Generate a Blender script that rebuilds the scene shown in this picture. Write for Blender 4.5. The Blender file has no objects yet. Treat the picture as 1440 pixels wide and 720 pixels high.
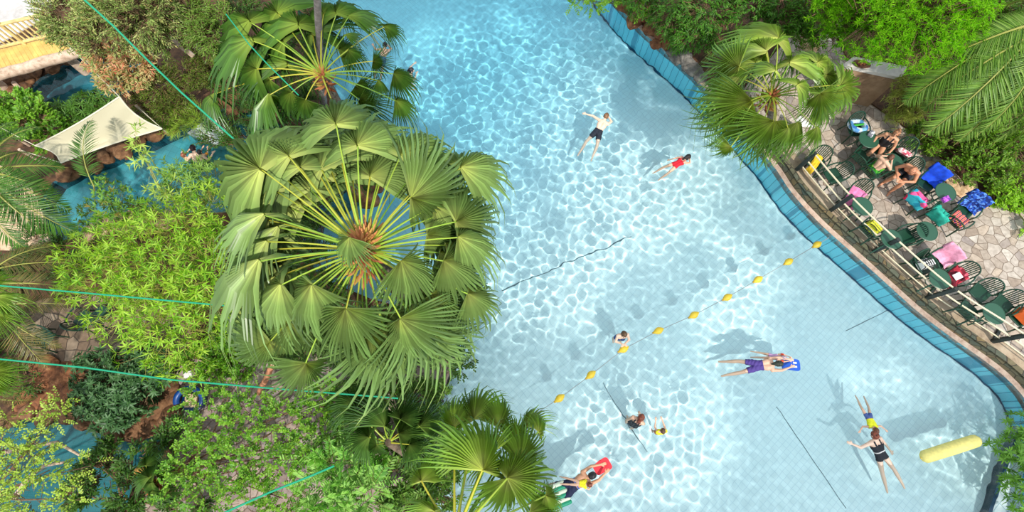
import bpy, math, random
import numpy as np
from mathutils import Vector, Matrix, noise
from mathutils.geometry import tessellate_polygon
S = bpy.context.scene
C = S.collection
PI = math.pi
R = math.radians
rng = np.random.default_rng(11)
random.seed(5)

# ------------------------------------------------------------------ camera
F, H = 720.0, 15.0
TILT = math.atan(240 / 720)
def at(px, py, z=0.0):
    x, y = (px - 720) / F, (360 - py) / F
    c, s = math.cos(TILT), math.sin(TILT)
    d = Vector((x, y * c + s, y * s - c))
    t = (z - H) / d.z
    return Vector((d.x * t, d.y * t, z))
cam = bpy.data.cameras.new('camera')
cam.sensor_width = 36; cam.lens = 18; cam.clip_end = 300
co = bpy.data.objects.new('camera', cam); co.location = (0, 0, H); co.rotation_euler = (TILT, 0, 0)
C.objects.link(co); S.camera = co

# ------------------------------------------------------------------ light
SUN_DIR = Vector((-0.24, 0.60, -0.80)).normalized()
sl = bpy.data.lights.new('sun', 'SUN'); sl.energy = 4.0; sl.angle = R(1.5); sl.color = (1, .955, .87)
sl.cycles.is_caustics_light = True
so = bpy.data.objects.new('sun', sl); so.rotation_euler = SUN_DIR.to_track_quat('-Z', 'Y').to_euler(); so.location = (5, -8, 30)
C.objects.link(so)
wd = bpy.data.worlds.new('sky'); S.world = wd; wd.use_nodes = True
bg = wd.node_tree.nodes['Background']; bg.inputs[0].default_value = (.80, .90, 1.0, 1); bg.inputs[1].default_value = 1.08
S.view_settings.view_transform = 'Standard'; S.view_settings.look = 'None'
S.view_settings.exposure = 0.08; S.view_settings.gamma = 1; S.view_settings.use_curve_mapping = False
S.cycles.use_denoising = True
S.cycles.max_bounces = 8; S.cycles.diffuse_bounces = 3; S.cycles.glossy_bounces = 3; S.cycles.transmission_bounces = 6
S.cycles.sample_clamp_indirect = 6
S.cycles.use_adaptive_sampling = True

# ------------------------------------------------------------------ materials
def lin(c):
    return tuple(((v / 255) / 12.92 if v / 255 <= .04045 else ((v / 255 + .055) / 1.055) ** 2.4) for v in c)
def rgb(*c): return (*lin(c), 1)
class NT:
    def __init__(s, name):
        s.m = bpy.data.materials.new(name); s.m.use_nodes = True; s.t = s.m.node_tree; s.t.nodes.clear()
    def n(s, typ, **kw):
        nd = s.t.nodes.new(typ)
        for k, v in kw.items():
            if k.startswith('i_'):
                key = k[2:].replace('_', ' ')
                nd.inputs[int(key) if key.isdigit() else key].default_value = v
            else: setattr(nd, k, v)
        return nd
    def l(s, a, ao, b, bi): s.t.links.new(a.outputs[ao], b.inputs[bi])
    def ramp(s, stops, interp='LINEAR'):
        r = s.n('ShaderNodeValToRGB'); cr = r.color_ramp; cr.interpolation = interp
        while len(cr.elements) < len(stops): cr.elements.new(.5)
        for e, (p, c) in zip(cr.elements, stops): e.position = p; e.color = c
        return r
    def out(s, nd, o=0):
        ou = s.n('ShaderNodeOutputMaterial'); s.l(nd, o, ou, 0); s.o = ou; return s.m
MATS = {}
def plain(name, c, rough=.5, metal=0, spec=.5, var=0.0, scale=6):
    if name in MATS: return MATS[name]
    t = NT(name); p = t.n('ShaderNodeBsdfPrincipled', i_Roughness=rough, i_Metallic=metal)
    p.inputs['Specular IOR Level'].default_value = spec
    p.inputs['Base Color'].default_value = rgb(*c)
    if var:
        g = t.n('ShaderNodeTexCoord'); no = t.n('ShaderNodeTexNoise', i_Scale=scale, i_Detail=5)
        a = tuple(max(0, v * (1 - var)) for v in c); b = tuple(min(255, v * (1 + var)) for v in c)
        r = t.ramp([(.3, rgb(*a)), (.7, rgb(*b))]); t.l(g, 'Object', no, 'Vector'); t.l(no, 0, r, 0); t.l(r, 0, p, 'Base Color')
        bp = t.n('ShaderNodeBump', i_Strength=.25, i_Distance=.02); t.l(no, 0, bp, 'Height'); t.l(bp, 0, p, 'Normal')
    MATS[name] = t.out(p); return MATS[name]
def leafmat(name, cols, trans=.3, rough=.42, attr='rnd', tone=False):
    if name in MATS: return MATS[name]
    t = NT(name); a = t.n('ShaderNodeAttribute'); a.attribute_name = attr
    k = len(cols); r = t.ramp([(i / max(1, k - 1), rgb(*c)) for i, c in enumerate(cols)])
    t.l(a, 'Fac', r, 0)
    if tone:
        b_ = t.n('ShaderNodeAttribute'); b_.attribute_name = 'tone'; mr = t.n('ShaderNodeMapRange'); mr.inputs['To Min'].default_value = .55; mr.inputs['To Max'].default_value = 1.4; t.l(b_, 'Fac', mr, 0)
        r0 = r; r = t.n('ShaderNodeHueSaturation'); t.l(r0, 0, r, 'Color'); t.l(mr, 0, r, 'Value')
    p = t.n('ShaderNodeBsdfPrincipled', i_Roughness=rough); p.inputs['Specular IOR Level'].default_value = .5 if tone else .35
    t.l(r, 0, p, 'Base Color')
    tr = t.n('ShaderNodeBsdfTranslucent'); hs = t.n('ShaderNodeHueSaturation', i_Saturation=1.15, i_Value=1.25); t.l(r, 0, hs, 'Color'); t.l(hs, 0, tr, 'Color')
    mx = t.n('ShaderNodeMixShader', i_0=trans); t.l(p, 0, mx, 1); t.l(tr, 0, mx, 2)
    MATS[name] = t.out(mx); return MATS[name]
def tilemat(name, base, grout, bw, bh, rot, mort=.012, var=.05, patches=None, rough=.35, bigcol=None):
    t = NT(name); g = t.n('ShaderNodeNewGeometry'); mp = t.n('ShaderNodeMapping'); mp.inputs['Rotation'].default_value = (0, 0, rot)
    t.l(g, 'Position', mp, 'Vector')
    b = t.n('ShaderNodeTexBrick', offset=0.0, i_Scale=1.0); b.inputs['Mortar Size'].default_value = mort
    b.inputs['Brick Width'].default_value = bw; b.inputs['Row Height'].default_value = bh
    b.inputs['Color1'].default_value = rgb(*base); b.inputs['Color2'].default_value = rgb(*[min(255, v * (1 + var)) for v in base]); b.inputs['Mortar'].default_value = rgb(*grout)
    t.l(mp, 0, b, 'Vector')
    no = t.n('ShaderNodeTexNoise', i_Scale=.5, i_Detail=3); t.l(g, 'Position', no, 'Vector')
    r = t.ramp([(.35, (0.93, .95, .96, 1)), (.65, (1, 1, 1, 1))]); t.l(no, 0, r, 0)
    mx = t.n('ShaderNodeMix', data_type='RGBA', blend_type='MULTIPLY'); mx.inputs[0].default_value = 1
    t.l(b, 'Color', mx, 6); t.l(r, 0, mx, 7)
    last = mx, 2
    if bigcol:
        # bluer tint painted in towards the deep end for water depth and shade
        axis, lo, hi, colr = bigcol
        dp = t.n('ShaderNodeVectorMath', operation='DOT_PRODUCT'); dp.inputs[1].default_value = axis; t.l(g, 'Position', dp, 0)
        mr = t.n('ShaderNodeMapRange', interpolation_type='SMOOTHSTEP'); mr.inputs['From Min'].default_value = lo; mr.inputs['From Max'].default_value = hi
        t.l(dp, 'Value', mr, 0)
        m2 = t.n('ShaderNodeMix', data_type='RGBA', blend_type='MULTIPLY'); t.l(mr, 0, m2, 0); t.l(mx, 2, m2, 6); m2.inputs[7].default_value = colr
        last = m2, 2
    p = t.n('ShaderNodeBsdfPrincipled', i_Roughness=rough); t.l(last[0], last[1], p, 'Base Color')
    return t.out(p)
def flagmat(name, cols, joint, scale, rnd=1.0, jw=.05, rough=.75, bump=.5):
    t = NT(name); g = t.n('ShaderNodeNewGeometry')
    no = t.n('ShaderNodeTexNoise', i_Scale=1.5, i_Detail=2); t.l(g, 'Position', no, 'Vector')
    va = t.n('ShaderNodeVectorMath', operation='MULTIPLY_ADD'); va.inputs[1].default_value = (.25, .25, 0); t.l(no, 'Color', va, 0); t.l(g, 'Position', va, 2)
    v1 = t.n('ShaderNodeTexVoronoi', feature='DISTANCE_TO_EDGE', voronoi_dimensions='2D', i_Scale=scale, i_Randomness=rnd); t.l(va, 0, v1, 'Vector')
    v2 = t.n('ShaderNodeTexVoronoi', feature='F1', voronoi_dimensions='2D', i_Scale=scale, i_Randomness=rnd); t.l(va, 0, v2, 'Vector')
    sp = t.n('ShaderNodeSeparateColor'); t.l(v2, 'Color', sp, 0)
    r = t.ramp([(i / (len(cols) - 1), rgb(*c)) for i, c in enumerate(cols)]); t.l(sp, 0, r, 0)
    n2 = t.n('ShaderNodeTexNoise', i_Scale=9, i_Detail=6); t.l(g, 'Position', n2, 'Vector')
    r2 = t.ramp([(.3, (.72, .70, .68, 1)), (.7, (1.1, 1.1, 1.1, 1))]); t.l(n2, 0, r2, 0)
    m1 = t.n('ShaderNodeMix', data_type='RGBA', blend_type='MULTIPLY'); m1.inputs[0].default_value = 1; t.l(r, 0, m1, 6); t.l(r2, 0, m1, 7)
    st = t.ramp([(jw * .5, (0, 0, 0, 1)), (jw, (1, 1, 1, 1))]); t.l(v1, 'Distance', st, 0)
    m2 = t.n('ShaderNodeMix', data_type='RGBA'); t.l(st, 0, m2, 0); m2.inputs[6].default_value = rgb(*joint); t.l(m1, 2, m2, 7)
    p = t.n('ShaderNodeBsdfPrincipled', i_Roughness=rough); t.l(m2, 2, p, 'Base Color')
    bp = t.n('ShaderNodeBump', i_Strength=bump, i_Distance=.02); t.l(st, 0, bp, 'Height'); t.l(bp, 0, p, 'Normal')
    return t.out(p)
def noisemat(name, cols, scale, rough=.85, bump=.6, dist=.04, detail=8):
    t = NT(name); g = t.n('ShaderNodeNewGeometry'); no = t.n('ShaderNodeTexNoise', i_Scale=scale, i_Detail=detail, i_Roughness=.7); t.l(g, 'Position', no, 'Vector')
    r = t.ramp([(.3 + .4 * i / (len(cols) - 1), rgb(*c)) for i, c in enumerate(cols)]); t.l(no, 0, r, 0)
    p = t.n('ShaderNodeBsdfPrincipled', i_Roughness=rough); t.l(r, 0, p, 'Base Color')
    bp = t.n('ShaderNodeBump', i_Strength=bump, i_Distance=dist); t.l(no, 0, bp, 'Height'); t.l(bp, 0, p, 'Normal')
    return t.out(p)
def watermat(name, col):
    t = NT(name); p = t.n('ShaderNodeBsdfPrincipled', i_Roughness=0.0, i_IOR=1.33); p.inputs['Transmission Weight'].default_value = 1
    p.inputs['Base Color'].default_value = (*col, 1); return t.out(p)
def patternmat(name, cols, scale, kind='voronoi', rough=.9):
    t = NT(name); g = t.n('ShaderNodeTexCoord')
    if kind == 'voronoi':
        v = t.n('ShaderNodeTexVoronoi', i_Scale=scale); t.l(g, 'Object', v, 'Vector'); sp = t.n('ShaderNodeSeparateColor'); t.l(v, 'Color', sp, 0); src = (sp, 0)
    elif kind == 'stripe':
        v = t.n('ShaderNodeTexWave', i_Scale=scale, i_Distortion=0); t.l(g, 'Object', v, 'Vector'); src = (v, 1)
    else:
        v = t.n('ShaderNodeTexNoise', i_Scale=scale, i_Detail=2); t.l(g, 'Object', v, 'Vector'); src = (v, 0)
    a, b = (0, 1) if kind != 'noise' else (.35, .65)
    r = t.ramp([(a + (b - a) * i / len(cols), rgb(*c)) for i, c in enumerate(cols)], 'CONSTANT'); t.l(src[0], src[1], r, 0)
    p = t.n('ShaderNodeBsdfPrincipled', i_Roughness=rough); t.l(r, 0, p, 'Base Color'); return t.out(p)

# ------------------------------------------------------------------ mesh helpers
def fast_mesh(name, V, tris=None, quads=None, smooth=True, rnd=None):
    me = bpy.data.meshes.new(name); V = np.asarray(V, dtype=np.float32).reshape(-1, 3)
    T = np.zeros((0, 3), int) if tris is None else np.asarray(tris).reshape(-1, 3)
    Q = np.zeros((0, 4), int) if quads is None else np.asarray(quads).reshape(-1, 4)
    me.vertices.add(len(V)); me.vertices.foreach_set('co', V.ravel())
    nl = len(T) * 3 + len(Q) * 4; me.loops.add(nl)
    me.loops.foreach_set('vertex_index', np.concatenate([T.ravel(), Q.ravel()]).astype(np.int32))
    me.polygons.add(len(T) + len(Q))
    st = np.concatenate([np.arange(len(T)) * 3, len(T) * 3 + np.arange(len(Q)) * 4]).astype(np.int32)
    me.polygons.foreach_set('loop_start', st)
    me.update(calc_edges=True)
    me.polygons.foreach_set('use_smooth', np.full(len(me.polygons), smooth))
    if rnd is not None:
        a = me.attributes.new('rnd', 'FLOAT', 'POINT'); a.data.foreach_set('value', np.asarray(rnd, np.float32))
    return me
class MB:
    def __init__(s): s.v = []; s.f = []; s.r = []
    def add(s, v, f, r=0.5):
        b = len(s.v); s.v += [tuple(p) for p in v]; s.f += [tuple(i + b for i in q) for q in f]; s.r += [r] * len(v)
    def box(s, c, size, M=None, bev=0.0, r=.5):
        x, y, z = [q / 2 for q in size]; b = min(bev, x * .9, y * .9, z * .9)
        if b <= 0:
            vs = [Vector((sx * x, sy * y, sz * z)) for sx in (-1, 1) for sy in (-1, 1) for sz in (-1, 1)]
            fs = [(0, 1, 3, 2), (4, 6, 7, 5), (0, 4, 5, 1), (2, 3, 7, 6), (0, 2, 6, 4), (1, 5, 7, 3)]
        else:
            # chamfered box: three loops of verts per corner
            vs = []; idx = {}
            for sx in (-1, 1):
                for sy in (-1, 1):
                    for sz in (-1, 1):
                        idx[sx, sy, sz] = len(vs)
                        vs += [Vector((sx * x, sy * (y - b), sz * (z - b))), Vector((sx * (x - b), sy * y, sz * (z - b))), Vector((sx * (x - b), sy * (y - b), sz * z))]
            fs = []
            for sg in (-1, 1):
                fs.append([idx[sg, a_, b_] for a_, b_ in ((-1, -1), (1, -1), (1, 1), (-1, 1))][::sg])
                fs.append([idx[a_, sg, b_] + 1 for a_, b_ in ((-1, -1), (-1, 1), (1, 1), (1, -1))][::sg])
                fs.append([idx[a_, b_, sg] + 2 for a_, b_ in ((-1, -1), (1, -1), (1, 1), (-1, 1))][::sg])
            for a_ in (-1, 1):
                for b_ in (-1, 1):
                    fs.append((idx[a_, b_, -1], idx[a_, b_, 1], idx[a_, b_, 1] + 1, idx[a_, b_, -1] + 1))
                    fs.append((idx[a_, -1, b_], idx[a_, 1, b_], idx[a_, 1, b_] + 2, idx[a_, -1, b_] + 2))
                    fs.append((idx[-1, a_, b_] + 1, idx[1, a_, b_] + 1, idx[1, a_, b_] + 2, idx[-1, a_, b_] + 2))
            for k in idx: fs.append((idx[k], idx[k] + 1, idx[k] + 2))
        c = Vector(c); vs = [(M @ v if M else v) + c for v in vs]
        s.add(vs, fs, r)
    def beam(s, a, b, w, h, bev=0.01, up=(0, 0, 1)):
        a, b = Vector(a), Vector(b); x = (b - a).normalized(); u = Vector(up); y = u.cross(x)
        if y.length < 1e-3: y = Vector((0, 1, 0)).cross(x)
        y.normalize(); z = x.cross(y); M = Matrix((x, y, z)).transposed()
        s.box((a + b) / 2, ((b - a).length, w, h), M, bev)
    def tube(s, pts, rad, n=8, cap=True, r=.5, flat=1.0):
        pts = [Vector(p) for p in pts]; k = len(pts)
        rad = rad if hasattr(rad, '__len__') else [rad] * k
        vs = []; ref = None
        for i, p in enumerate(pts):
            d = (pts[min(i + 1, k - 1)] - pts[max(i - 1, 0)])
            d = d.normalized() if d.length > 1e-9 else Vector((0, 0, 1))
            if ref is None: ref = Vector((0, 0, 1)) if abs(d.z) < .9 else Vector((1, 0, 0))
            u = ref.cross(d)
            if u.length < 1e-4: u = Vector((1, 0, 0)).cross(d)
            u.normalize(); w = d.cross(u); ref = w
            for j in range(n):
                a = 2 * PI * j / n; vs.append(p + u * math.cos(a) * rad[i] + w * math.sin(a) * rad[i] * flat)
        fs = [(i * n + j, i * n + (j + 1) % n, (i + 1) * n + (j + 1) % n, (i + 1) * n + j) for i in range(k - 1) for j in range(n)]
        if cap: fs += [tuple(range(n))[::-1], tuple((k - 1) * n + j for j in range(n))]
        s.add(vs, fs, r)
    def capsule(s, a, b, ra, rb, n=12):
        a, b = Vector(a), Vector(b); d = (b - a).normalized() if (b - a).length > 1e-6 else Vector((0, 0, 1))
        P_, Rr = [], []
        for q in (-.98, -.85, -.5, 0): P_.append(a + d * ra * q); Rr.append(ra * math.sqrt(1 - q * q) if q else ra)
        for q in (0, .5, .85, .98): P_.append(b + d * rb * q); Rr.append(rb * math.sqrt(1 - q * q) if q else rb)
        s.tube(P_, Rr, n)
    def ell(s, c, rad, M=None, n=14, m=9, r=.5):
        c = Vector(c); vs = []
        for i in range(m + 1):
            th = PI * i / m
            for j in range(n):
                a = 2 * PI * j / n; v = Vector((rad[0] * math.sin(th) * math.cos(a), rad[1] * math.sin(th) * math.sin(a), rad[2] * math.cos(th)))
                vs.append((M @ v if M else v) + c)
        fs = [(i * n + j, (i + 1) * n + j, (i + 1) * n + (j + 1) % n, i * n + (j + 1) % n) for i in range(m) for j in range(n)]
        s.add(vs, fs, r)
    def lathe(s, prof, n=24, c=(0, 0, 0)):
        c = Vector(c); vs = [Vector((r_ * math.cos(2 * PI * j / n), r_ * math.sin(2 * PI * j / n), z)) + c for r_, z in prof for j in range(n)]
        k = len(prof)
        fs = [(i * n + j, i * n + (j + 1) % n, (i + 1) * n + (j + 1) % n, (i + 1) * n + j) for i in range(k - 1) for j in range(n)]
        fs += [tuple(range(n))[::-1], tuple((k - 1) * n + j for j in range(n))]
        s.add(vs, fs)
    def mesh(s, name='m', smooth=True):
        me = bpy.data.meshes.new(name); me.from_pydata([tuple(v) for v in s.v], [], s.f)
        if smooth:
            me.polygons.foreach_set('use_smooth', [True] * len(me.polygons))
            try: me.set_sharp_from_angle(angle=R(40))
            except Exception: pass
        a = me.attributes.new('rnd', 'FLOAT', 'POINT'); a.data.foreach_set('value', np.asarray(s.r, np.float32))
        me.update(); return me

WORLD = {}
def thing(name, label, cat, loc=(0, 0, 0), rotz=0, group=None, M=None):
    o = bpy.data.objects.new(name, None); C.objects.link(o); o.empty_display_size = .2
    M = M or (Matrix.Translation(Vector(loc)) @ Matrix.Rotation(rotz, 4, 'Z')); o.matrix_world = M; WORLD[o.name] = M.copy()
    o['label'] = label; o['category'] = cat
    if group: o['group'] = group
    return o
def link(name, me, m, parent=None, M=None, local=False, label=None):
    """local=True: M relative to parent; else world matrix"""
    if m is not None and not me.materials: me.materials.append(m)
    o = bpy.data.objects.new(name, me); C.objects.link(o)
    M = M or Matrix.Identity(4)
    if parent is not None:
        o.parent = parent; PM = WORLD[parent.name]
        if local: o.matrix_basis = M; WORLD[o.name] = PM @ M
        else: o.matrix_parent_inverse = PM.inverted(); o.matrix_basis = M; WORLD[o.name] = M.copy()
    else: o.matrix_world = M; WORLD[o.name] = M.copy()
    if label: o['label'] = label
    return o
def tag(o, label, cat, group=None, kind=None):
    o['label'] = label; o['category'] = cat
    if group: o['group'] = group
    if kind: o['kind'] = kind
    return o
def struct(name, me, m, label=None, cat=None):
    o = link(name, me, m); o['kind'] = 'structure'
    if label: o['label'] = label; o['category'] = cat or name.split('_')[0]
    return o
def dup(o, parent=None, M=None, label=None, group=None):
    c = o.copy(); C.objects.link(c)
    if parent is not None: c.parent = parent; WORLD[c.name] = WORLD[parent.name] @ c.matrix_basis
    if M is not None: c.matrix_world = M; WORLD[c.name] = M.copy()
    if label: c['label'] = label
    if group: c['group'] = group
    for ch in o.children: dup(ch, c)
    return c
def poly_slab(polys, z0, z1, sides=True):
    """polys: outer + holes, lists of Vectors (xy)"""
    P3 = [[Vector((p.x, p.y, 0)) for p in q] for q in polys]
    tri = tessellate_polygon(P3); flat = [p for q in P3 for p in q]; n = len(flat)
    V = [(p.x, p.y, z1) for p in flat]; Fc = []
    for t in tri:
        a, b, c = [flat[i] for i in t]
        if (b - a).cross(c - a).z < 0: t = (t[0], t[2], t[1])
        Fc.append(tuple(t))
    if sides:
        V += [(p.x, p.y, z0) for p in flat]; b0 = 0
        for q in P3:
            k = len(q)
            area = sum(q[i].x * q[(i + 1) % k].y - q[(i + 1) % k].x * q[i].y for i in range(k))
            for i in range(k):
                a, b = b0 + i, b0 + (i + 1) % k
                f = (a, b, b + n, a + n)
                Fc.append(f[::-1] if area > 0 else f)
            b0 += k
    me = bpy.data.meshes.new('slab'); me.from_pydata(V, [], Fc); me.update(); return me
def px(lst, z): return [at(a, b, z) for a, b in lst]
def smoothline(pts, n=6):
    out = []
    for i in range(len(pts) - 1):
        p0, p1, p2, p3 = pts[max(i - 1, 0)], pts[i], pts[i + 1], pts[min(i + 2, len(pts) - 1)]
        for k in range(n):
            t = k / n; out.append(.5 * ((2 * p1) + (p2 - p0) * t + (2 * p0 - 5 * p1 + 4 * p2 - p3) * t * t + (3 * p1 - p0 - 3 * p2 + p3) * t ** 3))
    out.append(pts[-1]); return out
def offset(line, d):
    out = []
    for i, p in enumerate(line):
        t = (line[min(i + 1, len(line) - 1)] - line[max(i - 1, 0)]); nrm = Vector((-t.y, t.x, 0)).normalized(); out.append(p + nrm * d)
    return out
def inside(poly, X, Y):
    res = np.zeros(X.shape, bool); n = len(poly)
    for i in range(n):
        a, b = poly[i], poly[(i + 1) % n]
        if a.y == b.y: continue
        c = ((a.y > Y) != (b.y > Y)) & (X < (b.x - a.x) * (Y - a.y) / (b.y - a.y) + a.x)
        res ^= c
    return res
def strip(la, lb, z0, z1, zb=None):
    """band between two polylines; top at z1 (la) .. z1 (lb), sides down to z0"""
    V = []; Fc = []; n = len(la)
    for a, b in zip(la, lb): V += [(a.x, a.y, z0), (a.x, a.y, z1), (b.x, b.y, zb if zb is not None else z1), (b.x, b.y, z0)]
    for i in range(n - 1):
        q = i * 4
        for j in range(3): Fc.append((q + j, q + 4 + j, q + 5 + j, q + 1 + j))
    me = bpy.data.meshes.new('strip'); me.from_pydata(V, [], Fc); me.update(); return me
def receiver(o): o.cycles.is_caustics_receiver = True; return o

# ------------------------------------------------------------------ pools
EDGE = smoothline(px([(800, -75), (830, -38), (858, 0), (900, 45), (940, 80), (978, 115), (1030, 172), (1085, 235), (1110, 272), (1150, 316), (1200, 361), (1242, 399), (1283, 436), (1325, 469), (1380, 508), (1411, 533), (1438, 564), (1452, 600), (1458, 660), (1450, 800)], .0), 4)
INNER = smoothline(px([(752, -75), (784, -38), (812, 0), (838, 20), (868, 36), (920, 82), (972, 130), (1012, 180), (1055, 240), (1072, 272), (1128, 330), (1183, 378), (1233, 416), (1267, 447), (1300, 474), (1380, 524), (1407, 551), (1431, 576), (1436, 610), (1436, 660), (1430, 800)], .0), 4)
LEFT = px([(580, 860), (560, 740), (600, 700), (622, 660), (605, 610), (612, 560), (640, 505), (634, 468), (590, 440), (520, 420), (452, 392), (425, 350), (440, 300), (500, 262), (500, 200), (470, 140), (447, 80), (442, 0), (430, -75)], 0)
POOL = LEFT + EDGE
RIVER = px([(60, 345), (50, 300), (78, 258), (110, 240), (150, 226), (200, 205), (240, 187), (268, 175), (300, 158), (345, 150), (420, 190), (420, 290), (330, 300), (240, 302), (192, 296), (165, 305), (140, 318), (100, 338)], 0)
UPPOOL = px([(38, 132), (60, 112), (100, 90), (125, 74), (160, 62), (205, 52), (225, 80), (210, 115), (190, 132), (150, 142), (90, 152), (52, 149)], 0)
LOWPOOL = px([(-60, 600), (0, 600), (40, 588), (90, 588), (140, 603), (185, 618), (222, 606), (245, 608), (232, 640), (190, 680), (170, 760), (-60, 780)], 0)
DEEP = at(560, 40, 0); SHAL = at(1380, 640, 0)
AX = (DEEP - SHAL).to_2d(); AXL = AX.length; AX.normalize()
def depth(x, y):
    t = ((x - SHAL.x) * AX.x + (y - SHAL.y) * AX.y) / AXL
    return 1.0 + .75 * np.clip(t, 0, 1.25)
def wave_fn(seed, lo, hi, amp):
    g = np.random.default_rng(seed); ws = []
    for k in range(30):
        lam = g.uniform(lo, hi); a = g.uniform(0, PI * 2); ws.append((2 * PI / lam * math.cos(a), 2 * PI / lam * math.sin(a), g.uniform(0, 6.28), lam * lam * amp))
    def f(X, Y):
        Z = 0
        for kx, ky, ph, A in ws: Z = Z + A * np.sin(kx * X + ky * Y + ph)
        return Z
    return f
def water(name, poly, step, m, fn, amp=None, z=0.0):
    xs = [p.x for p in poly]; ys = [p.y for p in poly]
    gx = np.arange(min(xs) - .1, max(xs) + .1, step); gy = np.arange(min(ys) - .1, max(ys) + .1, step)
    X, Y = np.meshgrid(gx, gy); Z = fn(X, Y)
    if amp is not None: Z = Z * amp(X, Y)
    Z = Z + z; V = np.stack([X, Y, Z], -1).reshape(-1, 3)
    i = np.arange(X.size).reshape(X.shape)
    Q = np.stack([i[:-1, :-1], i[:-1, 1:], i[1:, 1:], i[1:, :-1]], -1).reshape(-1, 4)
    cx = (X[:-1, :-1] + X[1:, 1:]).ravel() / 2; cy = (Y[:-1, :-1] + Y[1:, 1:]).ravel() / 2
    Q = Q[inside(poly, cx, cy)]
    used = np.zeros(len(V), bool); used[Q.ravel()] = True; mp = np.cumsum(used) - 1
    me = fast_mesh(name, V[used], None, mp[Q]); o = struct(name, me, m); o.cycles.is_caustics_caster = True
    return o
def blobs(lst):
    """smooth patches of rougher water: (px,py,radius_m,gain)"""
    pts = [(at(a, b, 0), r, g) for a, b, r, g in lst]
    def f(X, Y):
        A = np.full(X.shape, .45)
        for p, r, g in pts: A = A + g * np.exp(-((X - p.x) ** 2 + (Y - p.y) ** 2) / (r * r))
        return np.clip(A, .12, 1.15)
    return f
pool_amp = blobs([(640, 130, 2.2, .6), (760, 90, 3, .55), (700, 260, 3.2, .5), (850, 170, 3.0, .45), (900, 290, 3, .4), (760, 360, 2.6, .5), (740, 470, 1.8, .5),
                  (900, 660, 2.1, .75), (960, 620, 1.6, .6), (850, 590, 1.2, .4), (1080, 430, 1.5, .6), (1060, 540, 1.2, .5), (1360, 650, 1.0, .5), (1420, 680, .8, .6), (1280, 570, .7, .4), (1240, 340, 1.0, .2),
                  (560, 30, 3.0, -.35), (1010, 540, 1.2, -.2), (1180, 600, 2.4, -.35), (790, 600, 1.6, -.3), (800, 540, 1.4, -.25), (1170, 460, 1.8, -.2), (930, 130, 1.6, -.2)])
M_water = watermat('pool water', (.90, .99, 1.0))
M_river = watermat('river water', (.40, .80, .84))
water('water_surface', POOL, .036, M_water, wave_fn(4, .15, .46, .0088), pool_amp)
water('water_surface', RIVER, .07, M_river, wave_fn(5, .3, .8, .0035))
water('water_surface', UPPOOL, .09, M_river, wave_fn(6, .3, .8, .004))
water('water_surface', LOWPOOL, .07, M_river, wave_fn(7, .4, .9, .002))
ROT = R(47)
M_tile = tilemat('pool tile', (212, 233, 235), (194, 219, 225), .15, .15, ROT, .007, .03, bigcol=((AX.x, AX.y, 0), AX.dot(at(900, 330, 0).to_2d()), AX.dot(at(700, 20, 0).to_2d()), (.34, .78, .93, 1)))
# floor of the main pool, sloping to the deep end
gx = np.arange(-24, 18, .5); gy = np.arange(-11, 22, .5); X, Y = np.meshgrid(gx, gy); Z = -depth(X, Y)
i = np.arange(X.size).reshape(X.shape); Q = np.stack([i[:-1, :-1], i[:-1, 1:], i[1:, 1:], i[1:, :-1]], -1).reshape(-1, 4)
cx = (X[:-1, :-1] + .25).ravel(); cy = (Y[:-1, :-1] + .25).ravel()
Pg = [p for p in POOL]; ctr = at(860, 360, 0); big = [ctr + (p - ctr) * 1.08 for p in Pg]
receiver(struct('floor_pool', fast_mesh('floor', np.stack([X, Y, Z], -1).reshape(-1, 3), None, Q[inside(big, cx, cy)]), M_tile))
M_ledge = tilemat('ledge tile', (122, 222, 244), (74, 170, 200), .25, .25, R(-44), .014, .06)
M_blue = tilemat('wall tile', (86, 176, 200), (50, 130, 160), .25, .25, ROT, .012, .05)
M_dark = plain('dark blue strip', (22, 62, 92), .3)
def wallring(name, line, z0, z1, m, closed=False):
    V = []; Fc = []; L_ = line + ([line[0]] if closed else [])
    for p in L_: V += [(p.x, p.y, z0), (p.x, p.y, z1)]
    for i in range(len(L_) - 1): Fc.append((2 * i, 2 * i + 2, 2 * i + 3, 2 * i + 1))
    me = bpy.data.meshes.new(name); me.from_pydata(V, [], Fc); me.update(); return receiver(struct(name, me, m))
wallring('pool_lining', LEFT, -2.2, .12, M_blue)
# right side: the tiled wall seen through the water, a dark strip along its foot
def resample(line, n):
    L_ = [0]
    for a, b in zip(line, line[1:]): L_.append(L_[-1] + (b - a).length)
    out = []
    for k in range(n):
        s = L_[-1] * k / (n - 1); i = max(0, min(len(line) - 2, next((j for j in range(len(L_) - 1) if L_[j + 1] >= s), len(line) - 2)))
        t = (s - L_[i]) / max(1e-9, L_[i + 1] - L_[i]); out.append(line[i].lerp(line[i + 1], t))
    return out
Ea = resample(EDGE, 90)
wallring('pool_lining', Ea, -2.4, .10, M_ledge)
V = []; Fc = []
for p, q in zip(offset(Ea, .0), offset(Ea, -.055)): V += [(p.x, p.y, -depth(p.x, p.y) + .02), (q.x, q.y, -depth(q.x, q.y) + .02)]
for k in range(len(Ea) - 1): Fc.append((2 * k, 2 * k + 1, 2 * k + 3, 2 * k + 2))
me = bpy.data.meshes.new('line'); me.from_pydata(V, [], Fc); me.update(); receiver(struct('trim_2', me, M_dark))
M_pink = noisemat('coping stone', [(150, 118, 100), (196, 170, 152), (214, 196, 178)], 5, bump=.3)
struct('trim_3', strip(offset(Ea, .0), offset(Ea, .17), -.2, .11), M_pink)

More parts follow.
